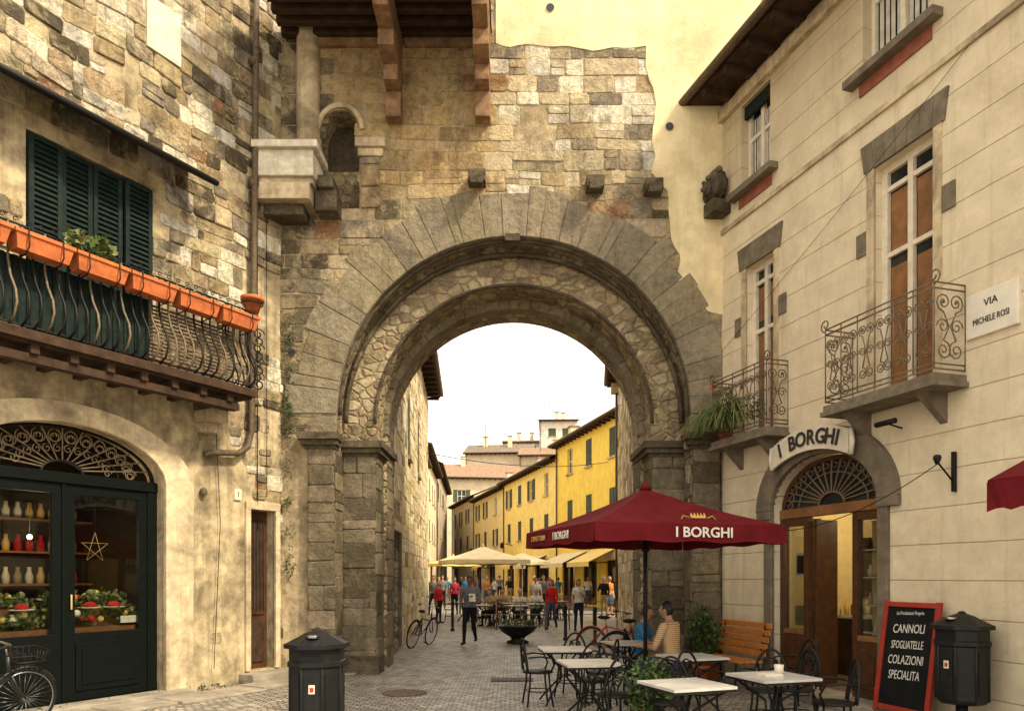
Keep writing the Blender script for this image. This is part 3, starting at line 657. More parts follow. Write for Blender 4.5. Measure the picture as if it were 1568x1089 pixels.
# ================================================================== RIGHT HOUSE
FR=frame(3.63,13,.2944,-.9557)
right=empty('plaster_townhouse',FR)
DW=arcp(2.52,2.75,1.08,.72,22,0,pi)+[(1.44,0),(3.6,0)]
W1=(.58,1.35,8.1,9.5);W2=(3.3,4.35,8.3,9.9);W3=(.72,1.45,3.98,6.78);W4=(3.5,4.42,3.98,6.98);W5=(6.3,7.2,8.3,9.9);W6=(6.6,7.5,3.98,6.98)
g=MB()
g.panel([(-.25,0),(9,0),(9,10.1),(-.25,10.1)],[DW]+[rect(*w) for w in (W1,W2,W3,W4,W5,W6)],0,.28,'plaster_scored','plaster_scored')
g.box(8.95,9,.01,7,0,10.1,'plaster_scored')
g.mesh([(-.4,-.62,9.92),(9.2,-.62,9.92),(9.2,6,12.4),(-.4,6,12.4)],[(0,1,2,3)],'rooftile_old')
build(g,'walls',right)
g=MB()
g.box(-.45,9.2,-.6,.02,9.86,9.9,'wood_dark'); g.tube([(-.45,-.66,9.92),(9.2,-.66,9.92)],.07,8,'iron_rust'); g.box(-.5,9.2,-.62,-.58,9.86,9.98,'wood_dark')
for i in range(16): g.box(-.3+i*.6,-.2+i*.6,-.56,.0,9.74,9.858,'wood_dark')
g.box(-.1,9,-.08,0,9.55,9.74,'cream_stone')
g.tube([(-.32,-.6,9.88),(-.3,-.12,9.3),(-.12,-.09,8.9),(-.1,-.09,.2)],.03,8,'cream_stone')
build(g,'eave',right)
g=MB()
for W,fm in ((W1,'white_paint'),(W2,'white_paint'),(W5,'white_paint')):
    window(g,*W,fm=fm,rows=(.6,)); g.box(W[0]-.2,W[1]+.2,-.16,.0,W[2]-.1,W[2],'grey_trim'); g.box(W[0]-.05,W[1]+.05,-.02,0.0,W[2]-.27,W[2]-.102,'brick_red')
    g.box(W[0],W[1],.06,.12,W[3]-.2,W[3],'shutter')
    for i in range(9):
        x=W[0]+.1+i*(W[1]-W[0]-.2)/9; g.box(x,x+(W[1]-W[0]-.2)/13,.182+.006*(i%2),.19,W[2]+.08,W[3]-.24,'curtain')
for W in (W3,W4,W6):
    window(g,*W,y=.16,fm='white_paint',fw=.09,rows=(.62,.9)); 
    m=(W[0]+W[1])/2
    for a,b in ((W[0]+.11,m-.06),(m+.06,W[1]-.11)): 
        g.box(a,b,.165,.175,W[2]+.06,W[2]+1.7,'wood_window'); g.box(a,b,.165,.175,W[2]+1.9,W[3]-.36,'wood_window')
    g.box(W[0]-.12,W[0],-.02,.02,W[2],W[3],'cream_stone'); g.box(W[1],W[1]+.12,-.02,.02,W[2],W[3],'cream_stone')
    nb=7; wl=W[0]-.22;wr_=W[1]+.22
    for i in range(nb):
        a=wl+(wr_-wl)*i/nb;b=wl+(wr_-wl)*(i+1)/nb; aa=W[0]-.16+(W[1]-W[0]+.32)*i/nb; bb=W[0]-.16+(W[1]-W[0]+.32)*(i+1)/nb
        up=.36
        g.mesh([(aa+.003,-.03,W[3]),(bb-.003,-.03,W[3]),(b-.003,-.03,W[3]+up),(a+.003,-.03,W[3]+up),(aa+.003,.01,W[3]),(bb-.003,.01,W[3]),(b-.003,.01,W[3]+up),(a+.003,.01,W[3]+up)],[(0,1,2,3),(0,4,5,1),(1,5,6,2),(2,6,7,3),(3,7,4,0)],'grey_trim')
    for z in (W[3]-.75,):
        for a,b in ((W[0]-.3,W[0]-.122),(W[1]+.122,W[1]+.3)): g.box(a,b,-.022,.01,z-.3,z,'grey_trim')
build(g,'windows',right,bev=.004)
g=MB(); g.box(-.2,8.9,-.035,.0,7.62,7.7,'cream_stone') ; build(g,'string_course',right,bev=.008)
for nm,(u0,u1,d) in (('balcony',(.3,1.8,.4)),('balcony',(3.1,4.86,.46))):
    g=MB()
    g.box(u0,u1,-d,.0,3.9,3.98,'grey_trim'); g.box(u0-.03,u1+.03,-d-.03,0,3.84,3.9,'grey_trim')
    for q in (u0+.25,u1-.35): g.mesh([(q,0,3.84),(q+.1,0,3.84),(q+.1,-d*.85,3.84),(q,-d*.85,3.84),(q,0,3.5),(q+.1,0,3.5),(q+.1,-d*.4,3.66),(q,-d*.4,3.66)],[(0,4,7,3),(1,2,6,5),(3,7,6,2),(4,5,6,7)],'grey_trim')
    mt='iron_light' if u0>2 else 'iron_rust'
    g.T=Matrix.Translation((0,-d+.02,0)); scrollpanel(g,u0+.02,u1-.02,4.03,4.98,mt)
    for q in (u0+.02,u1-.02):
        g.T=Matrix.Translation((q,-d+.02,0))@Matrix.Rotation(pi/2,4,'Z'); scrollpanel(g,0,d-.02,4.03,4.98,mt)
    g.T=None
    for q in (u0+.02,u1-.02):
        g.tube([(q+a[0],-d+.02,5.04+a[2]) for a in spiral(0,0,.09,.02,1.3,-pi/2,ex=-1 if q<u0+1 else 1)],.01,5,mt)
    build(g,nm,right)
g=MB()
for i in range(85):
    a=R.uniform(0,2*pi); l=R.uniform(.35,.75); b=(.55+R.uniform(-.2,.45),-.36,4.1)
    p=[b,(b[0]+math.cos(a)*l*.4,b[1]-abs(math.sin(a))*l*.4,b[2]+l*.6),(b[0]+math.cos(a)*l*.8,b[1]-abs(math.sin(a))*l*.7,b[2]+l*.35-.1),(b[0]+math.cos(a)*l,b[1]-abs(math.sin(a))*l*.85,b[2]-.1*l)]
    g.tube(p,[.008,.013,.009,.002],4,R.choice(['leaf_a','leaf_b','leaf_y','leaf_y']))
g.lathe([(.1,0),(.14,.2),(.15,.22),(0,.2)],14,(.5,-.25,3.99),'terracotta')
g.leaves((.8,-.3,4.45),(.25,.1,.3),140,.09,('leaf_a','leaf_b','leaf_y')); g.leaves((1.4,-.3,4.3),(.2,.1,.2),60,.08,('leaf_a','leaf_b'))
g.leaves((.35,-.4,4.9),(.08,.06,.08),12,.06,('flower_red',))
build(g,'balcony_plants',right)
g=MB()
o2=arcp(2.52,2.75,1.42,1.08,26,pi,0); i2=arcp(2.52,2.75,1.08,.72,26,pi,0)
n=len(o2); vs=[(x,-.08,z) for x,z in o2]+[(x,-.08,z) for x,z in i2]+[(x,.02,z) for x,z in o2]+[(x,.02,z) for x,z in i2]
g.mesh(vs,[(i,i+1,n+i+1,n+i) for i in range(n-1)]+[(i,i+1,2*n+i+1,2*n+i) for i in range(n-1)]+[(n+i,n+i+1,3*n+i+1,3*n+i) for i in range(n-1)]+[(0,n,3*n,2*n),(n-1,2*n-1,4*n-1,3*n-1)],'grey_trim')
g.box(1.1,1.44,-.08,.02,2.62,2.748,'grey_trim');g.box(3.6,3.94,-.08,.02,2.62,2.748,'grey_trim')
g.box(1.26,1.44,-.06,.02,0,2.62,'grey_trim');g.box(3.6,3.76,-.06,.02,0,2.62,'grey_trim')
g.box(1.2,3.85,-.35,.3,0,.12,'flagstone')
build(g,'door_surround',right,bev=.01)
g=MB(); wd='wood_door'; y0=.16
g.box(1.44,3.6,y0-.06,y0+.06,2.62,2.76,'wood_window')
g.tube([(x,y0,z) for x,z in arcp(2.52,2.76,1.04,.66,24)],.04,6,wd)
g.panel(arcp(2.52,2.76,1.06,.7,24,0,pi),[],y0+.03,.005,'glass_dark')
for i in range(1,16):
    a=pi*i/16; g.tube([(2.52+.26*math.cos(a),y0,2.78+.17*math.sin(a)),(2.52+1.02*math.cos(a),y0,2.78+.64*math.sin(a))],.014,5,'iron_light')
    a+=pi/32; g.tube([(2.52+.88*math.cos(a)+q[0],y0-.01,2.78+.55*math.sin(a)+q[2]) for q in spiral(0,0,.075,.015,1.2,a)],.01,4,'iron_light')
g.tube([(x,y0,z) for x,z in arcp(2.52,2.77,.26,.17,12)],.018,6,'iron_light');g.tube([(x,y0,z) for x,z in arcp(2.52,2.77,.7,.45,16)],.012,5,'iron_light')
for a,b in ((1.44,2.08),(2.98,3.6)):
    g.box(a,a+.09,y0-.05,y0+.05,.12,2.62,wd);g.box(b-.09,b,y0-.05,y0+.05,.12,2.62,wd)
    g.box(a+.09,b-.09,y0-.04,y0+.04,.12,.9,wd);g.box(a+.15,b-.15,y0-.065,y0-.04,.25,.78,wd); g.box(a+.2,b-.2,y0-.08,y0-.065,.32,.7,wd)
    g.box(a+.09,b-.09,y0-.045,y0+.045,2.5,2.62,wd); g.box(a+.09,b-.09,y0,y0+.01,.9,2.5,'glass_clear'); g.box(a+.09,b-.09,y0-.05,y0+.06,.88,.95,'wood_window')
g.obox(TR(2.1,.42,1.35,math.radians(4)),.045,.4,2.45,wd)
build(g,'door_frame',right,bev=.005)
g=MB()
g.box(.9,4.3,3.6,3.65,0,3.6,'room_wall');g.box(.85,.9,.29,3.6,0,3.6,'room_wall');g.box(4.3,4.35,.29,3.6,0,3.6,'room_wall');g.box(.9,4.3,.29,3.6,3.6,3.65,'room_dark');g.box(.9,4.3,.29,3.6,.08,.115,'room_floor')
g.box(3.0,3.6,.42,.44,.9,2.5,'room_wall')
for z in (.98,1.35,1.72,2.09): 
    g.box(3.05,3.55,.22,.42,z,z+.018,'white_paint')
    for k in range(5): g.lathe([(.03,0),(.035,.08),(.015,.12),(.015,.16),(0,.16)],8,(3.1+k*.1,.3,z+.02),R.choice(['white_paint','c_red','leaf_b','gold_text','dark_text']))
g.box(1.62,1.98,.26,.27,1.75,2.1,'white_paint'); g.box(1.66,1.94,.25,.26,1.79,2.06,'dark_text'); g.box(1.6,1.95,.26,.27,1.0,1.3,'c_tan')
g.box(.95,1.4,1.6,3.0,.1,1.05,'wood_dark'); g.box(.95,1.4,1.6,3.0,1.05,1.09,'marble_top'); g.box(.92,.95,2.0,2.8,1.4,2.4,'wood_dark'); g.box(.905,.93,1.1,1.3,.1,2.7,'wood_dark')
for k in range(9): g.lathe([(.035,0),(.04,.14),(.015,.2),(.015,.26),(0,.26)],8,(1.05,1.7+k*.14,1.1),R.choice(['c_red','leaf_b','gold_text','white_paint']))
build(g,'shop_interior',right)
g=MB(); g.ball((2.3,1.6,3.0),.07,'bulb'); g.tube([(2.3,1.6,3.07),(2.3,1.6,3.6)],.008,5,'iron'); build(g,'pendant_lamp',right)
lt=bpy.data.lights.new('pendant_light','POINT'); lt.energy=85; lt.color=(1,.82,.5); lt.shadow_soft_size=.12; link(bpy.data.objects.new('pendant_light',lt),right,Matrix.Translation((2.3,1.6,2.85)))
sg=MB(); n=12; vs=[]; SX=2.46
for i in range(n+1):
    t=-1+2*i/n; x=SX+t*.8; zc=3.5+.17*(1-t*t); yy=-.2
    vs+=[(x,yy,zc-.15),(x,yy,zc+.18),(x,yy+.04,zc-.15),(x,yy+.04,zc+.18)]
fs=[]
for i in range(n):
    a=i*4; fs+=[(a,a+4,a+5,a+1),(a+1,a+5,a+7,a+3),(a,a+2,a+6,a+4),(a+2,a+3,a+7,a+6)]
fs+=[(0,1,3,2),(n*4,n*4+2,n*4+3,n*4+1)]
sg.mesh(vs,fs,'white_paint'); 
for t in (-1,1): sg.tube([(SX+t*.82,-.18,3.34),(SX+t*.85,-.18,3.5),(SX+t*.82,-.18,3.68)],.035,8,'white_paint')
sign=empty('shop_sign',FR); build(sg,'board',sign)
for i,ch in enumerate('IBORGHI'):
    t=(-.74,-.4,-.16,.1,.35,.58,.76)[i]
    text('letter',ch,.29,(SX+t*.8,-.215,3.515+.17*(1-t*t)),'dark_text',sign,rot=Matrix.Rotation(t*.4,4,'Y'),bold=.007)
pl=empty('street_name_plaque',FR); g=MB(); g.box(4.88,5.5,-.04,.01,4.35,4.83,'marble'); build(g,'slab',pl,bev=.01)
text('line_1','VIA',.11,(5.19,-.044,4.69),'dark_text',pl); text('line_2','MICHELE ROSI',.095,(5.19,-.044,4.51),'dark_text',pl,sx=.72)
g=MB(); g.box(6.0,7.0,-.3,.0,5.6,5.66,'red_frame'); build(g,'red_shelf_sill',None,FR)
g=MB(); g.T=Matrix.Translation((.12,-.18,8.4))
nf=lambda p:p*(1+.22*noise.noise(p*4))
g.ball((0,0,0),(.19,.18,.28),'rubble_dark',20,14,fn=nf);g.ball((0,-.16,-.05),(.11,.1,.12),'rubble_dark');g.ball((0,-.25,-.1),(.055,.05,.045),'rubble_dark')
for sx in (-.08,.08): g.ball((sx,-.2,.06),.035,'rubble_dark'); g.ball((sx*2,-.05,.2),.06,'rubble_dark'); g.ball((sx*1.9,-.1,-.12),(.06,.07,.12),'rubble_dark')
g.box(-.16,.16,-.15,.2,-.5,-.28,'rubble_dark'); g.T=None
build(g,'carved_lion_head',None,FR)
g=MB(); g.tube([(4.72,0,2.75),(4.72,-.04,2.75),(4.72,-.04,3.15)],.014,6,'iron'); g.box(4.7,4.74,-.05,-.01,2.7,3.15,'iron'); g.tube([(4.72,-.03,2.8),(4.72,-.24,3.0),(4.72,-.26,3.02)],.011,5,'iron'); g.lathe([(.02,0),(.045,.07),(.035,.1),(0,.11)],10,(4.72,-.27,3.0),'iron')
build(g,'wall_bracket_lamp',None,FR)
g=MB(); g.tube([(4.0,-.05,3.55),(4.0,-.3,3.6)],.012,5,'iron'); g.tube([(3.85,-.3,3.6),(4.15,-.3,3.6)],.035,8,'iron'); build(g,'spotlight',None,FR)
g=MB(); u0,u1,d=6.1,8.6,1.15
g.mesh([(u0,-d,2.62),(u1,-d,2.62),(u1,0,3.15),(u0,0,3.15),(u0,-d,2.58),(u1,-d,2.58),(u1,0,3.11),(u0,0,3.11)],[(0,1,2,3),(4,7,6,5),(0,4,5,1),(0,3,7,4)],'red_canvas')
vs=[];k=30
for i in range(k+1):
    x=u0+(u1-u0)*i/k; vs+=[(x,-d-.01-.012*math.sin(i*1.3),2.6),(x,-d-.01+.015*math.sin(i*1.7),2.33+.03*abs(math.sin(i*pi/3)))]
g.mesh(vs,[(2*i,2*i+2,2*i+3,2*i+1) for i in range(k)],'red_canvas'); g.mesh([(u0,-d,2.62),(u0,0,3.13),(u0,0,2.85),(u0,-d,2.33)],[(0,1,2,3)],'red_canvas')
g.tube([(u0+.05,-d+.03,2.58),(u1,-d+.03,2.58)],.02,6,'iron_light'); g.tube([(u0+.1,-d+.05,2.57),(u0+.1,0,2.5)],.015,6,'iron_light')
build(g,'red_awning',None,FR)
g=MB(); x=-.2
while x<9:
    w=R.uniform(.5,.9); g.box(x,x+w-.012,-.28,.0,0,.05,'flagstone'); x+=w
build(g,'pavement',None,FR,bev=.008)
# ================================================================== BEYOND THE GATE
def house(name,F,L,Hh,D,wm,wins=(),rm='rooftile',ov=.5,shops=(),sh='shutter_far',base=0,rise=2.0,opened=.3,gm='glass_dark',chim=1):
    e=empty(name,F); g=MB(); holes=[rect(*w) for w in wins]+[rect(*s_) for s_ in shops]
    g.panel([(0,base),(L,base),(L,Hh),(0,Hh)],holes,0,.25,wm,wm)
    g.box(0.0,.02,.02,D,base,Hh,wm);g.box(L-.02,L,.02,D,base,Hh,wm);g.box(0,L,D-.02,D,base,Hh,wm)
    g.mesh([(-ov*.3,-ov,Hh-.05),(L+ov*.3,-ov,Hh-.05),(L+ov*.3,D/2,Hh+rise),(-ov*.3,D/2,Hh+rise),(L+ov*.3,D+ov,Hh-.05),(-ov*.3,D+ov,Hh-.05),(-ov*.3,-ov,Hh-.2),(L+ov*.3,-ov,Hh-.2),(L+ov*.3,0,Hh-.15),(-ov*.3,0,Hh-.15)],[(0,1,2,3),(3,2,4,5),(0,6,7,1),(6,9,8,7)],[rm,rm,'wood_dark','wood_dark'])
    g.mesh([(0,0,Hh),(0,D,Hh),(0,D/2,Hh+rise)],[(0,1,2)],wm);g.mesh([(L,0,Hh),(L,D,Hh),(L,D/2,Hh+rise)],[(0,1,2)],wm)
    g.tube([(-ov*.3,-ov-.05,Hh-.08),(L+ov*.3,-ov-.05,Hh-.08)],.08,6,'iron_rust')
    i=.3
    while i<L: g.box(i,i+.1,-ov+.05,0,Hh-.3,Hh-.2,'wood_dark'); i+=.7
    for q in range(chim):
        x=R.uniform(.2,.8)*L; y=D*R.uniform(.25,.5); g.box(x,x+.6,y,y+.6,Hh,Hh+rise+.9,'cream_house'); g.box(x-.08,x+.68,y-.08,y+.68,Hh+rise+.9,Hh+rise+1.0,'rooftile')
    g.tube([(.15,-.08,base+.1),(.15,-.08,Hh-.2)],.05,6,'iron_rust')
    build(g,'walls_and_roof',e)
    g=MB()
    for w in wins:
        window(g,*w,y=.15,fm='white_paint',rows=(.5,)); g.box(w[0]-.1,w[1]+.1,-.1,.0,w[2]-.1,w[2],'cream_stone')
        q=(w[1]-w[0])/2; rr=R.random()
        if rr<opened: shutter(g,w[0]-q,w[0]-.01,w[2],w[3],-.003,sh,.16); shutter(g,w[1]+.01,w[1]+q,w[2],w[3],-.003,sh,.16)
        elif rr<.93: shutter(g,w[0]+.01,w[0]+q-.01,w[2],w[3],.05,sh,.16); shutter(g,w[0]+q+.01,w[1]-.01,w[2],w[3],.05,sh,.16)
    for s_ in shops:
        g.box(s_[0],s_[1],.2,.22,s_[2],s_[3],gm); g.box(s_[0],s_[1],.1,.2,s_[2],s_[2]+.4,'wood_door'); g.box((s_[0]+s_[1])/2-.05,(s_[0]+s_[1])/2+.05,.1,.2,s_[2],s_[3],'wood_door')
        for a in (s_[0],s_[1]-.1): g.box(a,a+.1,.1,.2,s_[2],s_[3],'wood_door')
        g.box(s_[0],s_[1],-.06,.0,s_[3]+.05,s_[3]+.4,R.choice(['cream_stone','wood_door','dark_text','white_paint']))
    build(g,'windows_and_shutters',e); return e
FB=frame(-2.52,15.1,-.85/14.9,1.0)
e=house('stone_house',FB,15,9.1,6,'rubble',[(5.2,5.9,5.0,6.7),(9,9.7,5,6.7)],shops=[(.7,2.6,.25,2.75)],rm='rooftile_old',ov=.5,gm='glass_dark',chim=0)
g=MB(); masonry(g,0,15,0,9,[(5,(.74,.6,.36)),(3,WHITE),(3,(.56,.43,.24)),(.6,GREY)],rects=[(5.1,6,4.85,6.8),(8.9,9.8,4.9,6.8),(.5,2.8,0,3.35)],m='stone_clean',rh=(.25,.4),bw=(.3,.8)); g.box(.5,.7,-.06,0.02,.1,2.95,'grey_trim');g.box(2.6,2.8,-.06,0.02,.1,2.95,'grey_trim');g.box(.5,2.8,-.07,0.02,2.75,2.98,'cream_stone')
build(g,'stone_facing',e)
FC=frame(4.25,30.0,(2.62-4.25)/14.9,-1.0)
e=house('stone_house',FC,15,9.5,5,'rubble',[],rm='rooftile_old',ov=.45,chim=0)
g=MB(); masonry(g,0,15,0,9.3,[(4,CREAM),(3,TAN),(1.5,GREY),(1.5,WHITE)],m='stone_clean',rh=(.25,.4),bw=(.3,.8)); g.box(-.1,.9,-.3,.0,9.0,9.3,'cream_stone'); build(g,'stone_facing',e)
def yf_(s): return frame(-6.06+.2447*s,85-.9696*s,.2447,-.9696)
def wr(xs,rows,w=1.1,h=1.5): return [(x-w/2,x+w/2,z,z+h) for x in xs for z in rows]
house('yellow_house',yf_(36.8),14,10.3,9,'yellow_a',wr([2.7,6.1,9.8],[8.1],1.0,1.55)+wr([2.7,6.1,9.8],[4.9],1.0,1.55),shops=[(1.2,3.6,.1,2.6),(5,7.4,.1,2.6),(8.8,11.4,.1,2.6)],opened=.0)
house('yellow_house',yf_(22),14.75,9.6,9,'yellow_b',wr([1.8,5.2,8.6,12.4],[7.3,4.5],1.0,1.5),shops=[(1,3.4,.1,2.6),(5,7.6,.1,2.6),(9.6,13,.1,2.6)],opened=.2)
house('yellow_house',yf_(9),12.95,9.4,9,'yellow_c',wr([2,5.5,9.8],[7.2,4.4],1.0,1.5),shops=[(1,3.6,.1,2.6),(7,9.6,.1,2.6)],opened=.3)
house('cream_house',yf_(-4),12.95,9.9,9,'cream_house',wr([2,5.5,9.5],[7.3,4.5],1.0,1.5),shops=[(1,3.6,.1,2.6)],opened=.4)
aw=[(38,42.6,'cream_canvas'),(43.4,47,'bright_canvas'),(26.5,30,'bright_canvas'),(31,34.5,'cream_canvas'),(15,18,'bright_canvas')]
for a,b,mm in aw:
    g=MB(); L=b-a
    g.mesh([(0,-1.5,2.5),(L,-1.5,2.5),(L,-.02,3.2),(0,-.02,3.2),(0,-1.5,2.25),(L,-1.5,2.25)],[(0,1,2,3),(0,4,5,1)],mm); g.mesh([(0,-1.5,2.5),(0,0,3.2),(0,0,3.1),(0,-1.5,2.25)],[(0,1,2,3)],mm)
    g.tube([(.05,-1.45,2.4),(.05,0,2.5)],.03,5,'iron'); g.tube([(L-.05,-1.45,2.4),(L-.05,0,2.5)],.03,5,'iron')
    build(g,'shop_awning',None,yf_(a))
for s_ in (25,34,12):
    g=MB(); g.tube([(0,0,4.2),(0,-.9,4.4)],.025,5,'iron'); g.lathe([(.05,0),(.16,.1),(.14,.4),(.03,.5)],8,(0,-.9,3.95),'iron'); build(g,'wall_lantern',None,yf_(s_))
def lf(s): return frame(-4.9-.048*s,31+s,-.048,1)
house('tan_house',lf(0),17,8.8,7,'tan_house',wr([3,8,13],[6,3.6],1.0,1.5),shops=[(2,5,.1,2.6),(8,12,.1,2.6)])
house('cream_house',lf(17.2),16,10.3,7,'cream_house',wr([3,7,11,14],[7.4,4.4],1.0,1.5),shops=[(2,5,.1,2.6),(8,12,.1,2.6)])
house('tan_house',lf(33.5),24,11.5,7,'tan_house',wr([3,8,13,18],[8.6,5.4],1.0,1.5),shops=[(2,5,.1,2.6),(8,12,.1,2.6)])
house('cream_house',frame(-9.5,97,1,.12),11,14.5,10,'cream_house',wr([3,6.5,9],[11.3,8.2],1.1,1.6),rise=2.4,ov=.8)
house('tan_house',frame(-18,104,1,0),9,13,10,'tan_house',wr([6.5],[9],1.1,1.6),ov=.8)
house('cream_house',frame(-7,112,1,-.1),10,20,9,'cream_house',wr([2,5,8],[16.5],1.1,1.5),rm='rooftile_old',ov=.8,chim=2)
house('white_house',frame(-1.5,122,1,0),7,23.5,8,'white_house',wr([2,5],[20.5],1.1,1.5),rise=1.0,ov=.4,chim=2)
house('white_house',frame(4.3,118,1,-.05),6.0,26.2,7,'white_house',wr([2,4.2],[23.6],1.2,1.3),rise=.8,ov=.6,chim=2)
house('tan_house',frame(1,105,1,-.1),8,18.6,7,'tan_house',wr([2,5],[15.5],1.1,1.5),rise=1.6,ov=.6,chim=2)
house('cream_house',frame(8,112,1,-.1),9,20.5,8,'cream_house',wr([2,5],[17.5],1.1,1.5),rise=1.4,ov=.6)
g=MB()
for x,y,z in ((6,119,27.2),(1.5,123,24.5),(-4,113,22),(9.5,114,21.5),(4,106,20)):
    g.tube([(x,y,z-1),(x,y,z+2.4)],.04,5,'iron')
    for k in range(4): g.tube([(x-.7+k*.1,y,z+1.5+k*.25),(x+.7-k*.1,y,z+1.5+k*.25)],.025,4,'iron')
build(g,'rooftop_aerials')
# ================================================================== OBJECTS
def umbrella(name,M,h,ze,za,val,m,mast='iron'):
    e=empty(name,M); g=MB(); K=8
    C=[(-h,-h),(h,-h),(h,h),(-h,h)]
    for i in range(4):
        a=Vector((*C[i],ze));b=Vector((*C[(i+1)%4],ze)); ap=Vector((0,0,za)); rows=6
        vs=[];fs=[]
        for r in range(rows+1):
            t=r/rows
            for k in range(K+1):
                s_=k/K; p=ap.lerp(a.lerp(b,s_),t); sag=.05*math.sin(pi*t)*(abs(2*s_-1)**2-1)*t; p.z+=sag-.04*math.sin(pi*t); vs.append(p)
        for r in range(rows):
            for k in range(K): q=r*(K+1)+k; fs.append((q,q+1,q+K+2,q+K+1))
        g.mesh(vs,fs,m,None,True)
        nrm=Vector(((a.x+b.x)/2,(a.y+b.y)/2,0)).normalized(); vs=[];Q=24
        for k in range(Q+1):
            p=a.lerp(b,k/Q); w=.012*math.sin(k*1.1)*math.sin(pi*k/Q); vs+=[p,p+nrm*(w+.01)+Vector((0,0,-val-.012*math.sin(k*.9)))]
        g.mesh(vs,[(2*k,2*k+2,2*k+3,2*k+1) for k in range(Q)],m,None,True)
        g.tube([ap+Vector((0,0,-.12)),a.lerp(ap,.02)+Vector((0,0,-.05))],.013,5,'iron'); mid=(a+b)/2; g.tube([ap+Vector((0,0,-.12)),mid+Vector((0,0,-.07))],.012,5,'iron')
        g.tube([(0,0,ze-.25),a.lerp(ap,.5)+Vector((0,0,-.06))],.01,5,'iron')
    g.lathe([(.09,-.02),(.05,.05),(.015,.09),(.0,.1)],10,(0,0,za),m)
    g.tube([(0,0,.02),(0,0,za)],.028,10,mast); g.lathe([(.3,0),(.3,.06),(.08,.09),(.05,.3),(0,.3)],20,(0,0,0),'iron')
    g.lathe([(.05,0),(.06,.04),(0,.06)],10,(0,0,ze-.3),'iron')
    build(g,'canopy_and_mast',e)
    return e
u=umbrella('patio_umbrella',TR(1.83,10.3,0,math.radians(16.5)),1.3,2.38,2.95,.22,'red_canvas')
text('lettering','I BORGHI',.17,(.12,-1.335,2.27),'white_text',u,sx=1.1,bold=.003)
text('lettering_side','I BORGHI',.14,(-1.335,-.25,2.27),'white_text',u,rot=Matrix.Rotation(-pi/2,4,'Z'),bold=.002)
text('lettering_side_2','CAFFETTERIA',.1,(-1.335,.65,2.27),'gold_text',u,rot=Matrix.Rotation(-pi/2,4,'Z'))
g=MB(); g.T=Matrix.Translation((.12,-1.19,2.46))@Matrix.Rotation(math.radians(-22),4,'X')
g.box(-.1,.1,-.0,.004,0,.02,'gold_text')
for i in range(5): x=-.09+i*.045; g.mesh([(x-.02,0,.02),(x+.02,0,.02),(x,0,.075)],[(0,1,2)],'gold_text')
for sx in (-1,1): g.tube([(sx*.12,0,.0),(sx*.2,0,.03),(sx*.24,0,-.02)],.006,4,'gold_text')
g.T=None; build(g,'crown_emblem',u)
umbrella('market_umbrella',TR(-1.2,31,0,.3),1.55,2.4,2.98,.16,'cream_canvas','white_paint')
umbrella('market_umbrella',TR(.55,40,0,.1),1.3,2.5,3.0,.16,'cream_canvas','white_paint')
umbrella('market_umbrella',TR(-3.6,46,0,.5),1.3,2.5,3.0,.16,'bright_canvas','white_paint')
def table_mesh():
    g=MB(); g.box(-.33,.33,-.33,.33,.725,.75,'marble_top'); g.box(-.32,.32,-.32,.32,.70,.724,'iron')
    for sx,sy in ((1,1),(1,-1),(-1,1),(-1,-1)): g.tube([(sx*.3,sy*.3,0),(sx*.2,sy*.2,.15),(sx*.04,sy*.04,.35),(sx*.05,sy*.05,.5),(sx*.26,sy*.26,.7)],.014,6,'iron')
    g.tube([(.1*math.cos(t),.1*math.sin(t),.38) for t in [2*pi*i/16 for i in range(16)]],.01,5,'iron',closed=True)
    return g
tpos=[(.72,10.4,.1),(.9,8.75,.15),(1.62,7.0,.35),(2.62,7.55,.3),(2.25,9.4,.3)]
t0=None
for x,y,a in tpos:
    if t0 is None: t0=build(table_mesh(),'cafe_table',None,TR(x,y,0,a),bev=.004)
    else: o=inst(t0,'cafe_table',TR(x,y,0,a))
g=MB(); g.box(-.15,.05,-.1,.05,.752,.775,'white_paint'); g.lathe([(.035,0),(.05,.01),(.045,.05),(.05,.09),(.04,.09),(0,.02)],14,(.15,.1,.752),'white_paint'); build(g,'menu_and_cup',None,TR(2.62,7.55,0,.3))
def chair_mesh(arm=True):
    g=MB(); m='iron'; r=.013
    g.lathe([(.2,.44),(.21,.45),(.2,.465),(0,.465)],24,(0,0,0),m); g.lathe([(0,.43),(.19,.44)],20,(0,0,0),m)
    for a in (pi/4,3*pi/4,-pi/4,-3*pi/4):
        ca,sa=math.cos(a),math.sin(a); g.tube([(ca*.18,sa*.18,.44),(ca*.19,sa*.19,.3),(ca*.25,sa*.25,.0)],r,6,m)
    g.tube([(.17*math.cos(t),.17*math.sin(t),.2) for t in [2*pi*i/16 for i in range(16)]],.008,5,m,closed=True)
    def hoop(w,z1,y0): return [(w*math.cos(t),y0-.05*math.sin(max(0,t if t<pi/2 else pi-t)),.46+(z1-.46)*math.sin(t)) for t in [pi*i/20 for i in range(21)]]
    g.tube(hoop(.2,.9,-.17),r*1.15,6,m); g.tube(hoop(.13,.8,-.17),.010,5,m)
    for sx in (-1,1):
        g.tube([(p[0],-.2,p[2]) for p in spiral(sx*.06,.62,.06,.012,1.5,0,ex=sx)],.009,5,m)
        g.tube([(p[0],-.2,p[2]) for p in spiral(sx*.05,.76,.04,.012,1.3,pi,ex=sx)],.008,5,m)
        if arm: g.tube([(sx*.2,-.17,.66),(sx*.27,-.02,.68),(sx*.26,.14,.66),(sx*.2,.18,.56),(sx*.18,.14,.46)],r,6,m)
    return g
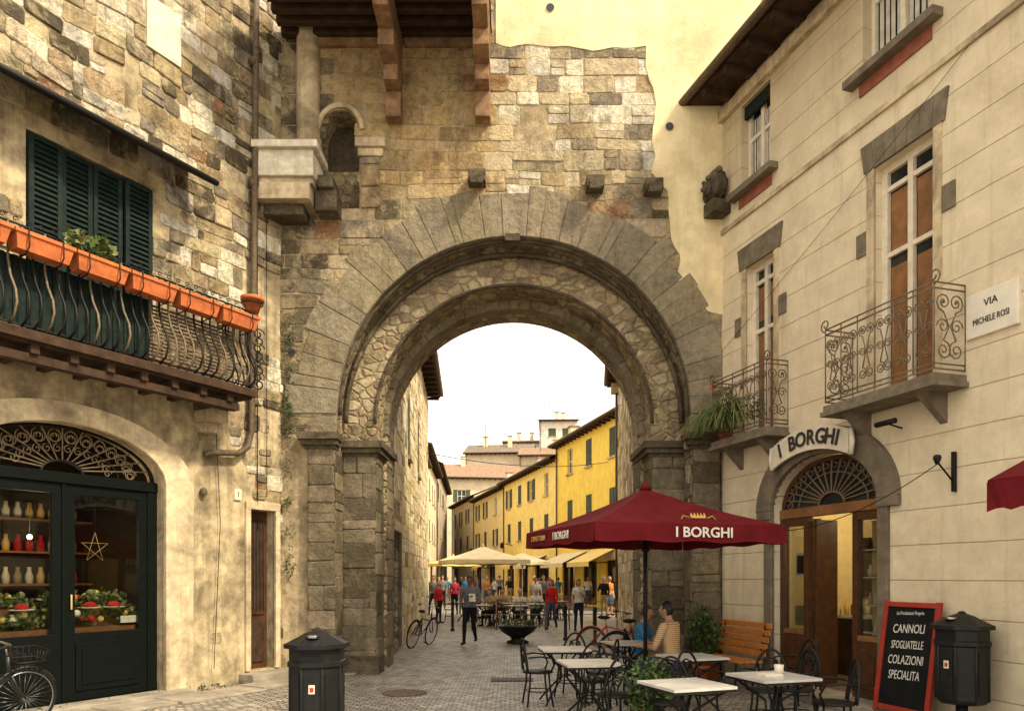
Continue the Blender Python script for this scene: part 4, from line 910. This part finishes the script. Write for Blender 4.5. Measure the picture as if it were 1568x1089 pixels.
cpos=[(.85,11.0,2.7),(.35,10.2,-1.4),(1.2,10.1,1.2),(1.0,9.35,2.9),(1.12,8.2,.3),(2.9,8.55,2.6),(3.3,7.7,1.4),(2.1,8.4,-2.6),(3.25,8.6,2.0),(1.62,7.7,2.9),(3.75,9.9,1.9)]
c0=None
for x,y,a in cpos:
    if c0 is None: c0=build(chair_mesh(),'bistro_chair',None,TR(x,y,0,a))
    else: inst(c0,'bistro_chair',TR(x,y,0,a))
for x,y,a in ((-.9,26,0),(.2,25.5,.4),(.9,27,.2),(-.2,28,0),(1.8,30,.3),(-1.8,29,.1)):
    inst(t0,'cafe_table',TR(x,y,0,a))
    for k in range(3): b=a+k*2.1+.5; inst(c0,'bistro_chair',TR(x+.62*math.sin(b),y-.62*math.cos(b),0,b))
def binmesh():
    g=MB(); m='bin_paint'
    g.lathe([(.26,.0),(.29,.03),(.3,.06),(.3,.72),(.33,.74),(.33,.79),(.31,.8),(.31,.93),(.37,.94),(.37,.99),(.34,1.0),(.16,1.09),(.15,1.1),(.06,1.13),(.03,1.16),(0,1.165)],8,(0,0,0),m,False,.5)
    for i in range(8):
        a=2*pi*(i+.5)/8; g.tube([(.3*math.cos(a),.3*math.sin(a),.04),(.3*math.cos(a),.3*math.sin(a),.76)],.016,6,m)
        a=2*pi*i/8; g.T=Matrix.Rotation(a,4,'Z'); g.box(.275,.288,-.08,.08,.12,.66,m); g.T=None
    g.box(-.13,.13,-.30,-.287,.82,.91,'rubber'); g.box(-.035,.035,-.289,-.284,.45,.55,'white_paint'); g.box(-.02,.02,-.291,-.288,.47,.52,'red_frame')
    g.lathe([(.07,0),(.07,.03),(0,.03)],12,(0,-.2,1.06),'chrome')
    return g
b0=build(binmesh(),'litter_bin',None,TR(-2.22,8.55,0,0.05),bev=.006)
o=inst(b0,'litter_bin',FR@TR(5.12,-.36,.4,.1)@Matrix.Scale(.84,4)); m=o.modifiers.new('bev','BEVEL'); m.width=.006; m.limit_method='ANGLE'
g=MB(); g.tube([(0,0,0),(0,0,.42)],.06,10,'iron'); g.lathe([(.16,0),(.16,.03),(0,.04)],16,(0,0,0),'iron'); build(g,'bin_post',None,FR@TR(5.12,-.36,0))
cb=empty('chalkboard_sign',FR@TR(4.26,-.34,.12)@Matrix.Rotation(math.radians(-8),4,'X'))
g=MB(); w=.37;hh=1.34
g.box(-w,w,0,.02,.06,hh-.04,'chalk_slate')
for a,b in ((-w-.04,-w+.02),(w-.02,w+.04)): g.box(a,b,-.02,.03,0,hh,'red_frame')
g.box(-w+.02,w-.02,-.018,.028,.03,.09,'red_frame');g.box(-w+.02,w-.02,-.018,.028,hh-.07,hh-.01,'red_frame')
build(g,'board',cb,bev=.004)
for i,(s_,z) in enumerate((('Le Produzioni Proprie',1.2),('CANNOLI',1.01),('SFOGLIATELLE',.82),('COLAZIONI',.64),('SPECIALITA',.46))):
    text('chalk_line',s_,(.06,.15,.135,.15,.15)[i],(-.01,-.004,z),'white_text',cb,ext=.001,sx=(.75,.7,.54,.64,.6)[i],shear=.12,rot=Matrix.Rotation(-.04,4,'Y'))
g=MB()
for i in range(4): g.box(0,1.35,-.42+i*.11,-.33+i*.11,.43,.46,'wood_bench')
for i in range(5): z=.52+i*.105; y=.04+i*.028; g.box(0,1.35,y,y+.025,z,z+.085,'wood_bench')
for x in (.12,1.2):
    g.tube([(x,-.38,0),(x,-.36,.42),(x,.02,.42),(x,.06,.5),(x,.17,1.02)],.02,6,'iron'); g.tube([(x,.02,.42),(x,.1,0)],.02,6,'iron')
build(g,'park_bench',None,FR@TR(.25,-.32,0),bev=.006)
def potplant(name,M,pr,ph,lr,n,ls,lz,ms=('leaf_a','leaf_b','leaf_c')):
    g=MB(); g.lathe([(pr*.7,0),(pr,ph*.9),(pr*1.1,ph*.9),(pr*1.1,ph),(pr*.9,ph),(0,ph*.95)],20,(0,0,0),'terracotta')
    for i in range(14): a=R.uniform(0,2*pi); g.tube([(0,0,ph*.9),(lr*.4*math.cos(a),lr*.4*math.sin(a),ph+lz*.4),(lr*.8*math.cos(a),lr*.8*math.sin(a),ph+lz*R.uniform(.6,1))],.006,4,'leaf_c')
    for i in range(7): a=R.uniform(0,2*pi);q=R.uniform(0,.6)*lr; g.leaves((q*math.cos(a),q*math.sin(a),ph+R.uniform(.25,.8)*lz),(lr*.45,lr*.45,lz*.35),n//7,ls,ms)
    return build(g,name,None,M)
potplant('potted_plant',TR(1.42,8.0,0),.17,.3,.34,1100,.07,.55)
potplant('potted_plant',TR(3.05,12.2,0),.18,.3,.3,700,.09,.85)
potplant('potted_plant',TR(3.3,12.55,0),.18,.35,.3,500,.1,.6)
g=MB(); g.lathe([(.28,0),(.3,.04),(.16,.1),(.2,.16),(.42,.3),(.52,.44),(.55,.46),(.5,.46),(0,.4)],28,(0,0,0),'iron')
g.lathe([(.49,.43),(0,.45)],20,(0,0,0),'soil')
for i in range(9): a=R.uniform(0,2*pi); g.leaves((.3*math.cos(a),.3*math.sin(a),.5),(.16,.16,.1),50,.07,('leaf_a','leaf_b','leaf_c','leaf_y'))
g.leaves((0,0,.52),(.4,.4,.08),40,.05,('flower_red','white_text'))
build(g,'planter_bowl',None,TR(.15,19.6,0))
for x,y in ((1.46,20.5),(2.1,19.0),(-1.9,24)):
    g=MB(); g.lathe([(.07,0),(.07,.05),(.045,.07),(.045,.85),(.06,.87),(.06,.9),(.04,.95),(0,.98)],14,(0,0,0),'iron'); build(g,'bollard',None,TR(x,y,0))
g=MB()
for i in range(7):
    x=i*.8; g.tube([(x,0,0),(x,0,.95)],.02,6,'wood_beam')
    if i<6: g.tube([(x,0,.9),(x+.8,0,.9)],.015,5,'wood_beam'); g.tube([(x,0,.5),(x+.8,0,.5)],.015,5,'wood_beam'); g.tube([(x,0,.5),(x+.8,0,.9)],.01,5,'wood_beam')
build(g,'cafe_barrier',None,TR(-1.3,24.2,0,.12))
def bikemesh(fm='bike_black',basket=False):
    g=MB(); r=.34
    for x in (0,1.06):
        g.tube([(x+r*math.cos(t),0,r+r*math.sin(t)) for t in [2*pi*i/36 for i in range(36)]],.017,6,'rubber',closed=True)
        g.tube([(x+(r-.025)*math.cos(t),0,r+(r-.025)*math.sin(t)) for t in [2*pi*i/36 for i in range(36)]],.009,5,'chrome',closed=True)
        for i in range(28): t=2*pi*i/28; g.tube([(x+.02*math.cos(t+1),.02*(-1)**i,r+.02*math.sin(t+1)),(x+(r-.03)*math.cos(t),0,r+(r-.03)*math.sin(t))],.0018,3,'chrome')
        g.tube([(x,-.05,r),(x,.05,r)],.02,8,'chrome')
        g.tube([(x+(r+.03)*math.cos(t),0,r+(r+.03)*math.sin(t)) for t in [(.15+.8*i/12)*pi for i in range(13)]],.016,5,fm)
    bb=(.45,0,.29); st=(.33,0,.72); hd=(.86,0,.85); hl=(.9,0,.62)
    for a,b in ((bb,st),(bb,hl),(st,hl),((0,.04,r),bb),((0,-.04,r),bb),((0,.04,r),st),((0,-.04,r),st)): g.tube([a,b],.016,7,fm)
    g.tube([hd,hl],.02,7,fm)
    for sy in (-.045,.045): g.tube([(.9,sy,.62),(.96,sy,.5),(1.06,sy,r)],.012,6,fm)
    g.tube([hd,(.83,0,.98)],.013,6,'chrome'); g.tube([(.62,-.29,1.0),(.74,-.26,1.02),(.84,-.1,1.0),(.84,.1,1.0),(.74,.26,1.02),(.62,.29,1.0)],.012,6,'chrome')
    for sy in (-.29,.29): g.tube([(.62,sy,1.0),(.74,sy*.93,1.02)],.018,6,'rubber')
    g.tube([st,(.3,0,.86)],.013,6,'chrome'); g.ball((.27,0,.9),(.15,.08,.04),'rubber',fn=lambda p:Vector((p.x,p.y*(1 if p.x<0 else 1-.6*p.x),p.z)))
    g.tube([(.45+.09*math.cos(t),-.05,.29+.09*math.sin(t)) for t in [2*pi*i/18 for i in range(18)]],.008,5,'chrome',closed=True)
    g.tube([(.45,-.07,.29),(.52,-.09,.14)],.01,5,'chrome'); g.tube([(.45,.07,.29),(.38,.09,.44)],.01,5,'chrome'); g.box(.48,.56,-.16,-.08,.12,.14,'rubber'); g.box(.34,.42,.08,.16,.43,.45,'rubber')
    if basket:
        for z,w in ((.7,.13),(.8,.15),(.92,.17)): g.tube([(1.06-w,-w,z),(1.06+w,-w,z),(1.06+w,w,z),(1.06-w,w,z)],.008,5,'iron',closed=True)
        for i in range(12):
            t=-1+2*(i%6)/5
            for sx in ((1,) if i<6 else (-1,)): g.tube([(1.06+t*.13,sx*.13,.7),(1.06+t*.17,sx*.17,.92)],.004,4,'iron'); g.tube([(1.06+sx*.13,t*.13,.7),(1.06+sx*.17,t*.17,.92)],.004,4,'iron')
        for i in range(6): t=-1+2*i/5; g.tube([(1.06+t*.13,-.13,.7),(1.06+t*.13,.13,.7)],.004,4,'iron')
    return g
lean=lambda a:Matrix.Rotation(a,4,'X')
build(bikemesh('bike_black',True),'bicycle',None,TR(-6.2,7.75,0,math.radians(58))@lean(.12))
build(bikemesh('bike_black'),'bicycle',None,TR(-2.45,18.2,0,math.radians(72))@lean(.2))
build(bikemesh('bike_red'),'bicycle',None,TR(1.62,15.6,0,math.radians(-35))@lean(-.12))
build(bikemesh('bike_black'),'bicycle',None,TR(1.95,14.3,0,math.radians(20))@lean(.1))
g=MB()
def cable(a,b,s_,r=.008):
    a=Vector(a);b=Vector(b); g.tube([a.lerp(b,i/16)-Vector((0,0,s_*4*(i/16)*(1-i/16))) for i in range(17)],r,4,'iron')
cable((-3.0,24,9.0),(3.5,24,7.2),.1,.007); cable((-3.3,29,6.5),(5.5,41,8),.4,.016)
build(g,'overhead_cables')
g=MB(); cable(FR@Vector((4.72,-.27,3.0)),FR@Vector((1.3,-.1,2.45)),.22,.006); cable(FR@Vector((4.9,-.03,7.6)),FR@Vector((.0,-.03,5.6)),.05,.004); cable(FR@Vector((.0,-.03,5.6)),FR@Vector((.05,-.03,.3)),.0,.006); build(g,'string_cable')
# ================================================================== PEOPLE
def person_mb(pose='stand',top='c_red',bottom='c_black',hair='hair_brown',sleeve=.6,long_hair=False,shorts=False,skirt=False,skin='skin',vox=.02,leanf=0,slim=1.0,arms=None,headyaw=0):
    sit=pose=='sit'; base=Vector((0,0,.52 if sit else .93)); up=Vector((0,math.sin(leanf),math.cos(leanf))); fw=Vector((0,math.cos(leanf),-math.sin(leanf)))
    sp=lambda t,x=0,y=0: base+up*t+Vector((x,0,0))+fw*y
    B=[]
    def bone(a,b,ra,rb,lab): B.append((Vector(a),Vector(b),ra,rb,lab))
    sw=.185*slim
    if pose=='stand': legs={1:((.1,.02,.49),(.11,-.01,.09)),-1:((-.1,.0,.49),(-.12,-.02,.09))}
    elif pose=='walk': legs={1:((.09,.2,.54),(.09,.27,.11)),-1:((-.1,.0,.49),(-.1,-.27,.16))}
    else: legs={1:((.13,.44,.5),(.14,.42,.09)),-1:((-.13,.44,.5),(-.16,.36,.09))}
    A={}
    for sg in (1,-1):
        S=sp(.485,sg*sw)
        if sit: A[sg]=(S,S+Vector((sg*.06,.1,-.27)),S+Vector((-sg*.02,.34,-.26)))
        elif pose=='walk': A[sg]=(S,S+Vector((sg*.05,-.08*sg,-.29)),S+Vector((sg*.06,-.12*sg+.08,-.53)))
        else: A[sg]=(S,S+Vector((sg*.05,-.03,-.29)),S+Vector((sg*.05,.06,-.54)))
    if arms=='bent': S=sp(.485,-sw); A[-1]=(S,S+Vector((-.06,-.02,-.28)),S+Vector((.06,.2,-.2)))
    if arms=='phone': S=sp(.485,sw); A[1]=(S,S+Vector((.06,.06,-.28)),S+Vector((-.04,.22,-.12)))
    for sg in (1,-1):
        k,an=Vector(legs[sg][0]),Vector(legs[sg][1]); hp=sp(0,sg*.09)
        bone(hp,k,.088,.06,'thigh'); bone(k,an,.058,.04,'shin'); d=Vector((0,.17,-.045)); 
        bone(an+Vector((0,-.04,-.03)),an+d+Vector((sg*.02,0,0)),.042,.036,'foot')
        S,E,W=A[sg]; bone(S,E,.054*slim,.042,'uarm'); bone(E,W,.041,.028,'farm'); hd=(W-E).normalized(); bone(W,W+hd*.07,.026,.03,'hand')
    bone(sp(.0),sp(.12),.13,.125,'torso');bone(sp(.5),sp(.66),.052,.05,'neck')
    g=MB()
    for a,b,ra,rb,lab in B:
        if lab=='torso': continue
        q=5; pts=[];rs=[]; d=(b-a); L=d.length; dn=d.normalized()
        for i in range(4): t=(i)/4*pi/2; pts.append(a-dn*ra*math.cos(t)); rs.append(max(.002,ra*math.sin(t)))
        for i in range(q+1): 
            t=i/q; bulge=1+.10*math.sin(pi*min(1,t*1.4)) if lab in('shin','thigh','farm') else 1
            pts.append(a+d*t); rs.append((ra+(rb-ra)*t)*bulge)
        for i in range(1,5): t=i/4*pi/2; pts.append(b+dn*rb*math.sin(t)); rs.append(max(.002,rb*math.cos(t)))
        g.tube(pts,rs,10)
    secs=[(-.1,.08,.07,0),(-.06,.15,.105,-.01),(.02,.172,.12,-.01),(.1,.155,.11,0),(.2,.14*slim,.1,.005),(.32,.165*slim,.115,.01),(.42,.185*slim,.118,0),(.49,.17*slim,.095,-.01),(.53,.1,.07,-.01),(.56,.055,.055,-.005)]
    vs=[];fs=[];n=16
    for t,rx,ry,oy in secs:
        for j in range(n): a=2*pi*j/n; vs.append(sp(t,rx*math.cos(a),oy+ry*math.sin(a)))
    for i in range(len(secs)-1):
        for j in range(n): fs.append((i*n+j,i*n+(j+1)%n,(i+1)*n+(j+1)%n,(i+1)*n+j))
    fs+= [tuple(range(n-1,-1,-1)),tuple((len(secs)-1)*n+j for j in range(n))]
    g.mesh(vs,fs)
    if skirt:
        prof=[(.13,.06),(.18,-.1),(.22,-.42),(.2,-.42)]; vs=[];fs=[]
        for r,z in prof:
            for j in range(n): a=2*pi*j/n; vs.append(base+Vector((r*math.cos(a),r*.85*math.sin(a),z)))
        for i in range(3):
            for j in range(n): fs.append((i*n+j,i*n+(j+1)%n,(i+1)*n+(j+1)%n,(i+1)*n+j))
        fs+= [tuple(range(n-1,-1,-1)),tuple(3*n+j for j in range(n))]; g.mesh(vs,fs)
    me=bpy.data.meshes.new('tmp'); me.from_pydata(g.v,[],g.f); o=bpy.data.objects.new('tmp',me); scene.collection.objects.link(o)
    rm=o.modifiers.new('r','REMESH'); rm.mode='VOXEL'; rm.voxel_size=vox; sm=o.modifiers.new('s','SMOOTH'); sm.iterations=3; sm.factor=.5
    dg=bpy.context.evaluated_depsgraph_get(); ev=o.evaluated_get(dg); m2=bpy.data.meshes.new_from_object(ev)
    vs=[v.co.copy() for v in m2.vertices]; 
    out=MB(); fs=[];ms=[]
    for p in m2.polygons:
        c=p.center; best=None;bd=9
        for a,b,ra,rb,lab in B:
            d=b-a; t=max(0,min(1,(c-a).dot(d)/d.length_squared)); dist=(c-a-d*t).length-(ra+(rb-ra)*t)
            if dist<bd: bd=dist;best=(lab,t)
        lab,t=best; h=(c-base).dot(up)
        mm=top
        if lab in('uarm',): mm=top if t<sleeve or abs(c.x)<sw*.85 else skin
        elif lab=='farm': mm=top if sleeve>1 and t<.95 else skin
        elif lab=='hand': mm=skin
        elif lab=='neck': mm=skin if h>.535 else top
        elif lab=='thigh': mm=bottom
        elif lab=='shin': mm=skin if (shorts or skirt) else bottom
        elif lab=='foot': mm='c_shoe' if c.z<.13 or pose=='walk' else bottom
        if lab in('torso','thigh','neck') and h>.03 and not(sit and lab=='thigh' and c.y>.14): mm=top if h<.535 else skin
        if lab=='torso' and h<=.03: mm=bottom
        if skirt and lab in('thigh',) : mm=bottom
        fs.append(tuple(p.vertices)); ms.append(mm)
    out.mesh(vs,fs,ms,None,True)
    bpy.data.objects.remove(o); bpy.data.meshes.remove(m2)
    for sg in (1,-1):
        S,E,W=A[sg]; d=(W-E).normalized(); side=Vector((0,1,0)) if abs(d.y)<.7 else Vector((-sg,0,.2)); side=(side-d*side.dot(d)).normalized(); pn=d.cross(side)*(1 if sg>0 else -1)
        if pn.x*sg>0: pn=-pn
        for i,l in enumerate((.068,.078,.073,.056)):
            o_=side*(.024-.016*i); p0=W+d*.075+o_; out.tube([p0,p0+d*.022+o_*.1,p0+d*l*.6+pn*.012+o_*.15,p0+d*l*.9+pn*.03+o_*.1],[.0095,.009,.008,.006],6,skin)
        p0=W+d*.03+side*.024; out.tube([p0,p0+side*.02+d*.02,p0+side*.026+d*.045+pn*.01],[.011,.0095,.007],6,skin)
    hc=sp(.70,0,.02); o0=out.T; out.T=Matrix.Translation(hc)@Matrix.Rotation(headyaw,4,'Z')
    def hs(p):
        q=Vector(p)
        if p.z<0: q.x*=1+.28*p.z; q.y*=1+(.22*p.z if p.y<0 else .10*p.z)
        if p.y>.6: q.y*=.94
        return q
    out.ball((0,0,0),(.074,.093,.116),skin,20,14,fn=hs)
    out.mesh([(-.008,.082,.02),(.008,.082,.02),(-.017,.085,-.028),(.017,.085,-.028),(0,.112,-.024),(0,.082,-.036)],[(0,1,4),(0,4,2),(1,3,4),(2,4,5),(4,3,5)],skin)
    for sx in (-1,1):
        out.ball((sx*.03,.080,.008),(.014,.009,.008),'eye_white',8,6); out.ball((sx*.03,.088,.008),(.006,.004,.006),'eye_dark',6,5); out.ball((sx*.03,.084,.028),(.018,.006,.0035),hair,8,5)
        out.ball((sx*.075,-.005,-.005),(.01,.02,.03),skin,8,6)
    out.ball((0,.083,-.055),(.022,.008,.006),'lip',8,5)
    jf=lambda p:hs(p)*(1+.035*noise.noise(p*4))
    out.ball((0,-.006,.008),(.082,.1,.122),hair,20,14,fn=jf,keep=lambda p:(p.z>.45 or (p.y<.25 and p.z>-.1) or (p.y<-.25 and p.z>-.55)))
    if long_hair: out.ball((0,-.045,-.06),(.085,.065,.15),hair,14,10,fn=jf)
    out.T=o0
    return out
def person(name,loc,ang,H=1.72,**k): return build(person_mb(**k),name,None,TR(loc[0],loc[1],loc[2],ang)@Matrix.Scale(H/1.75,4))
w=person('walking_man',(-1.07,19.0,0),pi-.15,1.76,pose='walk',top='c_greyblue',bottom='c_black',hair='hair_dark',skin='skin_dark',sleeve=2,arms='bent',vox=.014,slim=1.06)
g=MB(); g.obox(TR(-.12,.27,1.2,.3)@Matrix.Rotation(.5,4,'X'),.16,.01,.22,'white_paint'); build(g,'newspaper',w)
person('seated_man',(2.26,10.5,-.02),1.0,1.86,pose='sit',top='c_stripe',bottom='c_jeans',hair='hair_dark',sleeve=.85,leanf=.12,vox=.013,slim=1.18)
inst(c0,'bistro_chair',TR(2.26,10.5,0,1.0))
person('seated_person',(2.02,12.0,-.02),-1.9,1.72,pose='sit',top='c_blue',bottom='c_tan',hair='hair_brown',sleeve=.8,leanf=.18,slim=1.1)
inst(c0,'bistro_chair',TR(2.02,12.0,0,-1.9)); inst(t0,'cafe_table',TR(1.75,11.35,0,.2))
person('woman_in_red',(1.28,24.2,0),pi-.3,1.64,pose='walk',top='c_red',bottom='c_jeans',hair='hair_brown',sleeve=2,long_hair=True,slim=.88)
person('woman_with_bag',(2.1,23.7,0),pi+.2,1.66,pose='stand',top='c_white',bottom='c_navy',hair='hair_brown',sleeve=.6,long_hair=True,slim=.88,arms='bent')
person('person_in_red',(-2.7,27.6,0),pi+.9,1.55,pose='stand',top='c_red',bottom='c_black',hair='hair_blond',sleeve=2,slim=.9)
V=[person_mb(pose='stand',top='c_pink',bottom='c_black',hair='hair_brown',sleeve=2,long_hair=True,slim=.88,vox=.025),
 person_mb(pose='walk',top='c_white',bottom='c_jeans',hair='hair_dark',sleeve=.7,vox=.025),
 person_mb(pose='stand',top='c_black',bottom='c_tan',hair='hair_grey',sleeve=2,vox=.025,arms='phone'),
 person_mb(pose='walk',top='c_grey',bottom='c_navy',hair='hair_brown',sleeve=2,vox=.025),
 person_mb(pose='stand',top='c_orange',bottom='c_jeans',hair='hair_blond',sleeve=.6,long_hair=True,slim=.88,vox=.025,skirt=True),
 person_mb(pose='walk',top='c_blue',bottom='c_tan',hair='hair_dark',sleeve=.6,vox=.025,shorts=True)]
VS=person_mb(pose='sit',top='c_white',bottom='c_jeans',hair='hair_grey',sleeve=.7,vox=.025,leanf=.15); VS2=person_mb(pose='sit',top='c_tan',bottom='c_black',hair='hair_brown',sleeve=.7,vox=.025,leanf=.2)
vo=[None]*6
crowd=[(-3.44,33,3,2.8),(-2.6,34,0,3),(-2.78,45,5,3),(-2.16,46,3,2),(-1.42,42,4,3.3),(-1.13,48,1,1),(1.12,38,4,3),(1.38,33,3,2.7),(2.52,50,0,3),(2.84,46,5,0),(3.92,32,2,2.5),(4.28,33,4,3.6),(4.24,42,1,3),(-.17,50,2,3),(-.91,55,3,0),(-3.06,55,0,3),(-2.3,60,1,2),(-4.3,50,5,3),(-4.28,44,4,0),(.81,58,3,3),(.97,31,1,3.3),(-3.7,40,3,3.1),(-3.9,58,2,3),(1.9,52,1,2.9)]
for X_,Y_,k,a in crowd:
    M=TR(X_,Y_,0,a)@Matrix.Scale(R.uniform(.93,1.03),4)
    if vo[k] is None: vo[k]=build(V[k],'pedestrian',None,M)
    else: inst(vo[k],'pedestrian',M)
s1=build(VS,'seated_diner',None,TR(.25,26.2,-.02,pi+.2)); s2=build(VS2,'seated_diner',None,TR(-.7,26.6,-.02,2.6))
for x,y,a,q in ((.9,27.7,3,s1),(-.3,28.7,2.8,s2),(-1.6,29.6,3.3,s1),(1.9,30.6,2.6,s2)): inst(q,'seated_diner',TR(x,y,-.02,a))
for x,y,a in ((.25,26.2,pi+.2),(-.7,26.6,2.6),(.9,27.7,3),(-.3,28.7,2.8),(-1.6,29.6,3.3),(1.9,30.6,2.6)): inst(c0,'bistro_chair',TR(x,y,0,a))
g=MB()
for i in range(70):
    u_=R.uniform(-6,.2); g.leaves(tuple(FL@Vector((u_,-.06-R.random()*.1,.03))),(.08,.06,.03),8,.05,('leaf_a','moss','leaf_c'))
build(g,'weeds')
# ================================================================== LIGHT / WORLD / CAMERA
sv=Vector((.6,-.35,.74)).normalized()
w=bpy.data.worlds.new('World'); scene.world=w; w.use_nodes=True; nt=w.node_tree
bg=nt.nodes['Background']; sk=N(nt,'ShaderNodeTexSky',sky_type='NISHITA'); sk.sun_disc=False; sk.sun_elevation=math.asin(sv.z); sk.sun_rotation=math.atan2(sv.x,sv.y); sk.dust_density=5; sk.air_density=1
nt.links.new(sk.outputs[0],bg.inputs[0]); bg.inputs[1].default_value=.1
b2=N(nt,'ShaderNodeBackground'); b2.inputs[0].default_value=(1,.9,.73,1); b2.inputs[1].default_value=1.65
ad=N(nt,'ShaderNodeAddShader'); nt.links.new(bg.outputs[0],ad.inputs[0]); nt.links.new(b2.outputs[0],ad.inputs[1]); nt.links.new(ad.outputs[0],nt.nodes['World Output'].inputs[0])
L=bpy.data.lights.new('sun','SUN'); L.energy=5.0; L.angle=math.radians(5); L.color=(1,.87,.63); so=bpy.data.objects.new('sun',L); link(so,None,sv.to_track_quat('Z','Y').to_matrix().to_4x4())
cam=bpy.data.cameras.new('camera'); cam.lens=26.4; cam.sensor_width=36; cam.shift_y=.215; cam.clip_end=1500; cam.clip_start=.05
co=link(bpy.data.objects.new('camera',cam),None,Matrix.Translation((0,0,1.75))@Matrix.Rotation(pi/2,4,'X')); scene.camera=co
scene.view_settings.view_transform='Standard'; scene.view_settings.look='None'; scene.view_settings.exposure=0
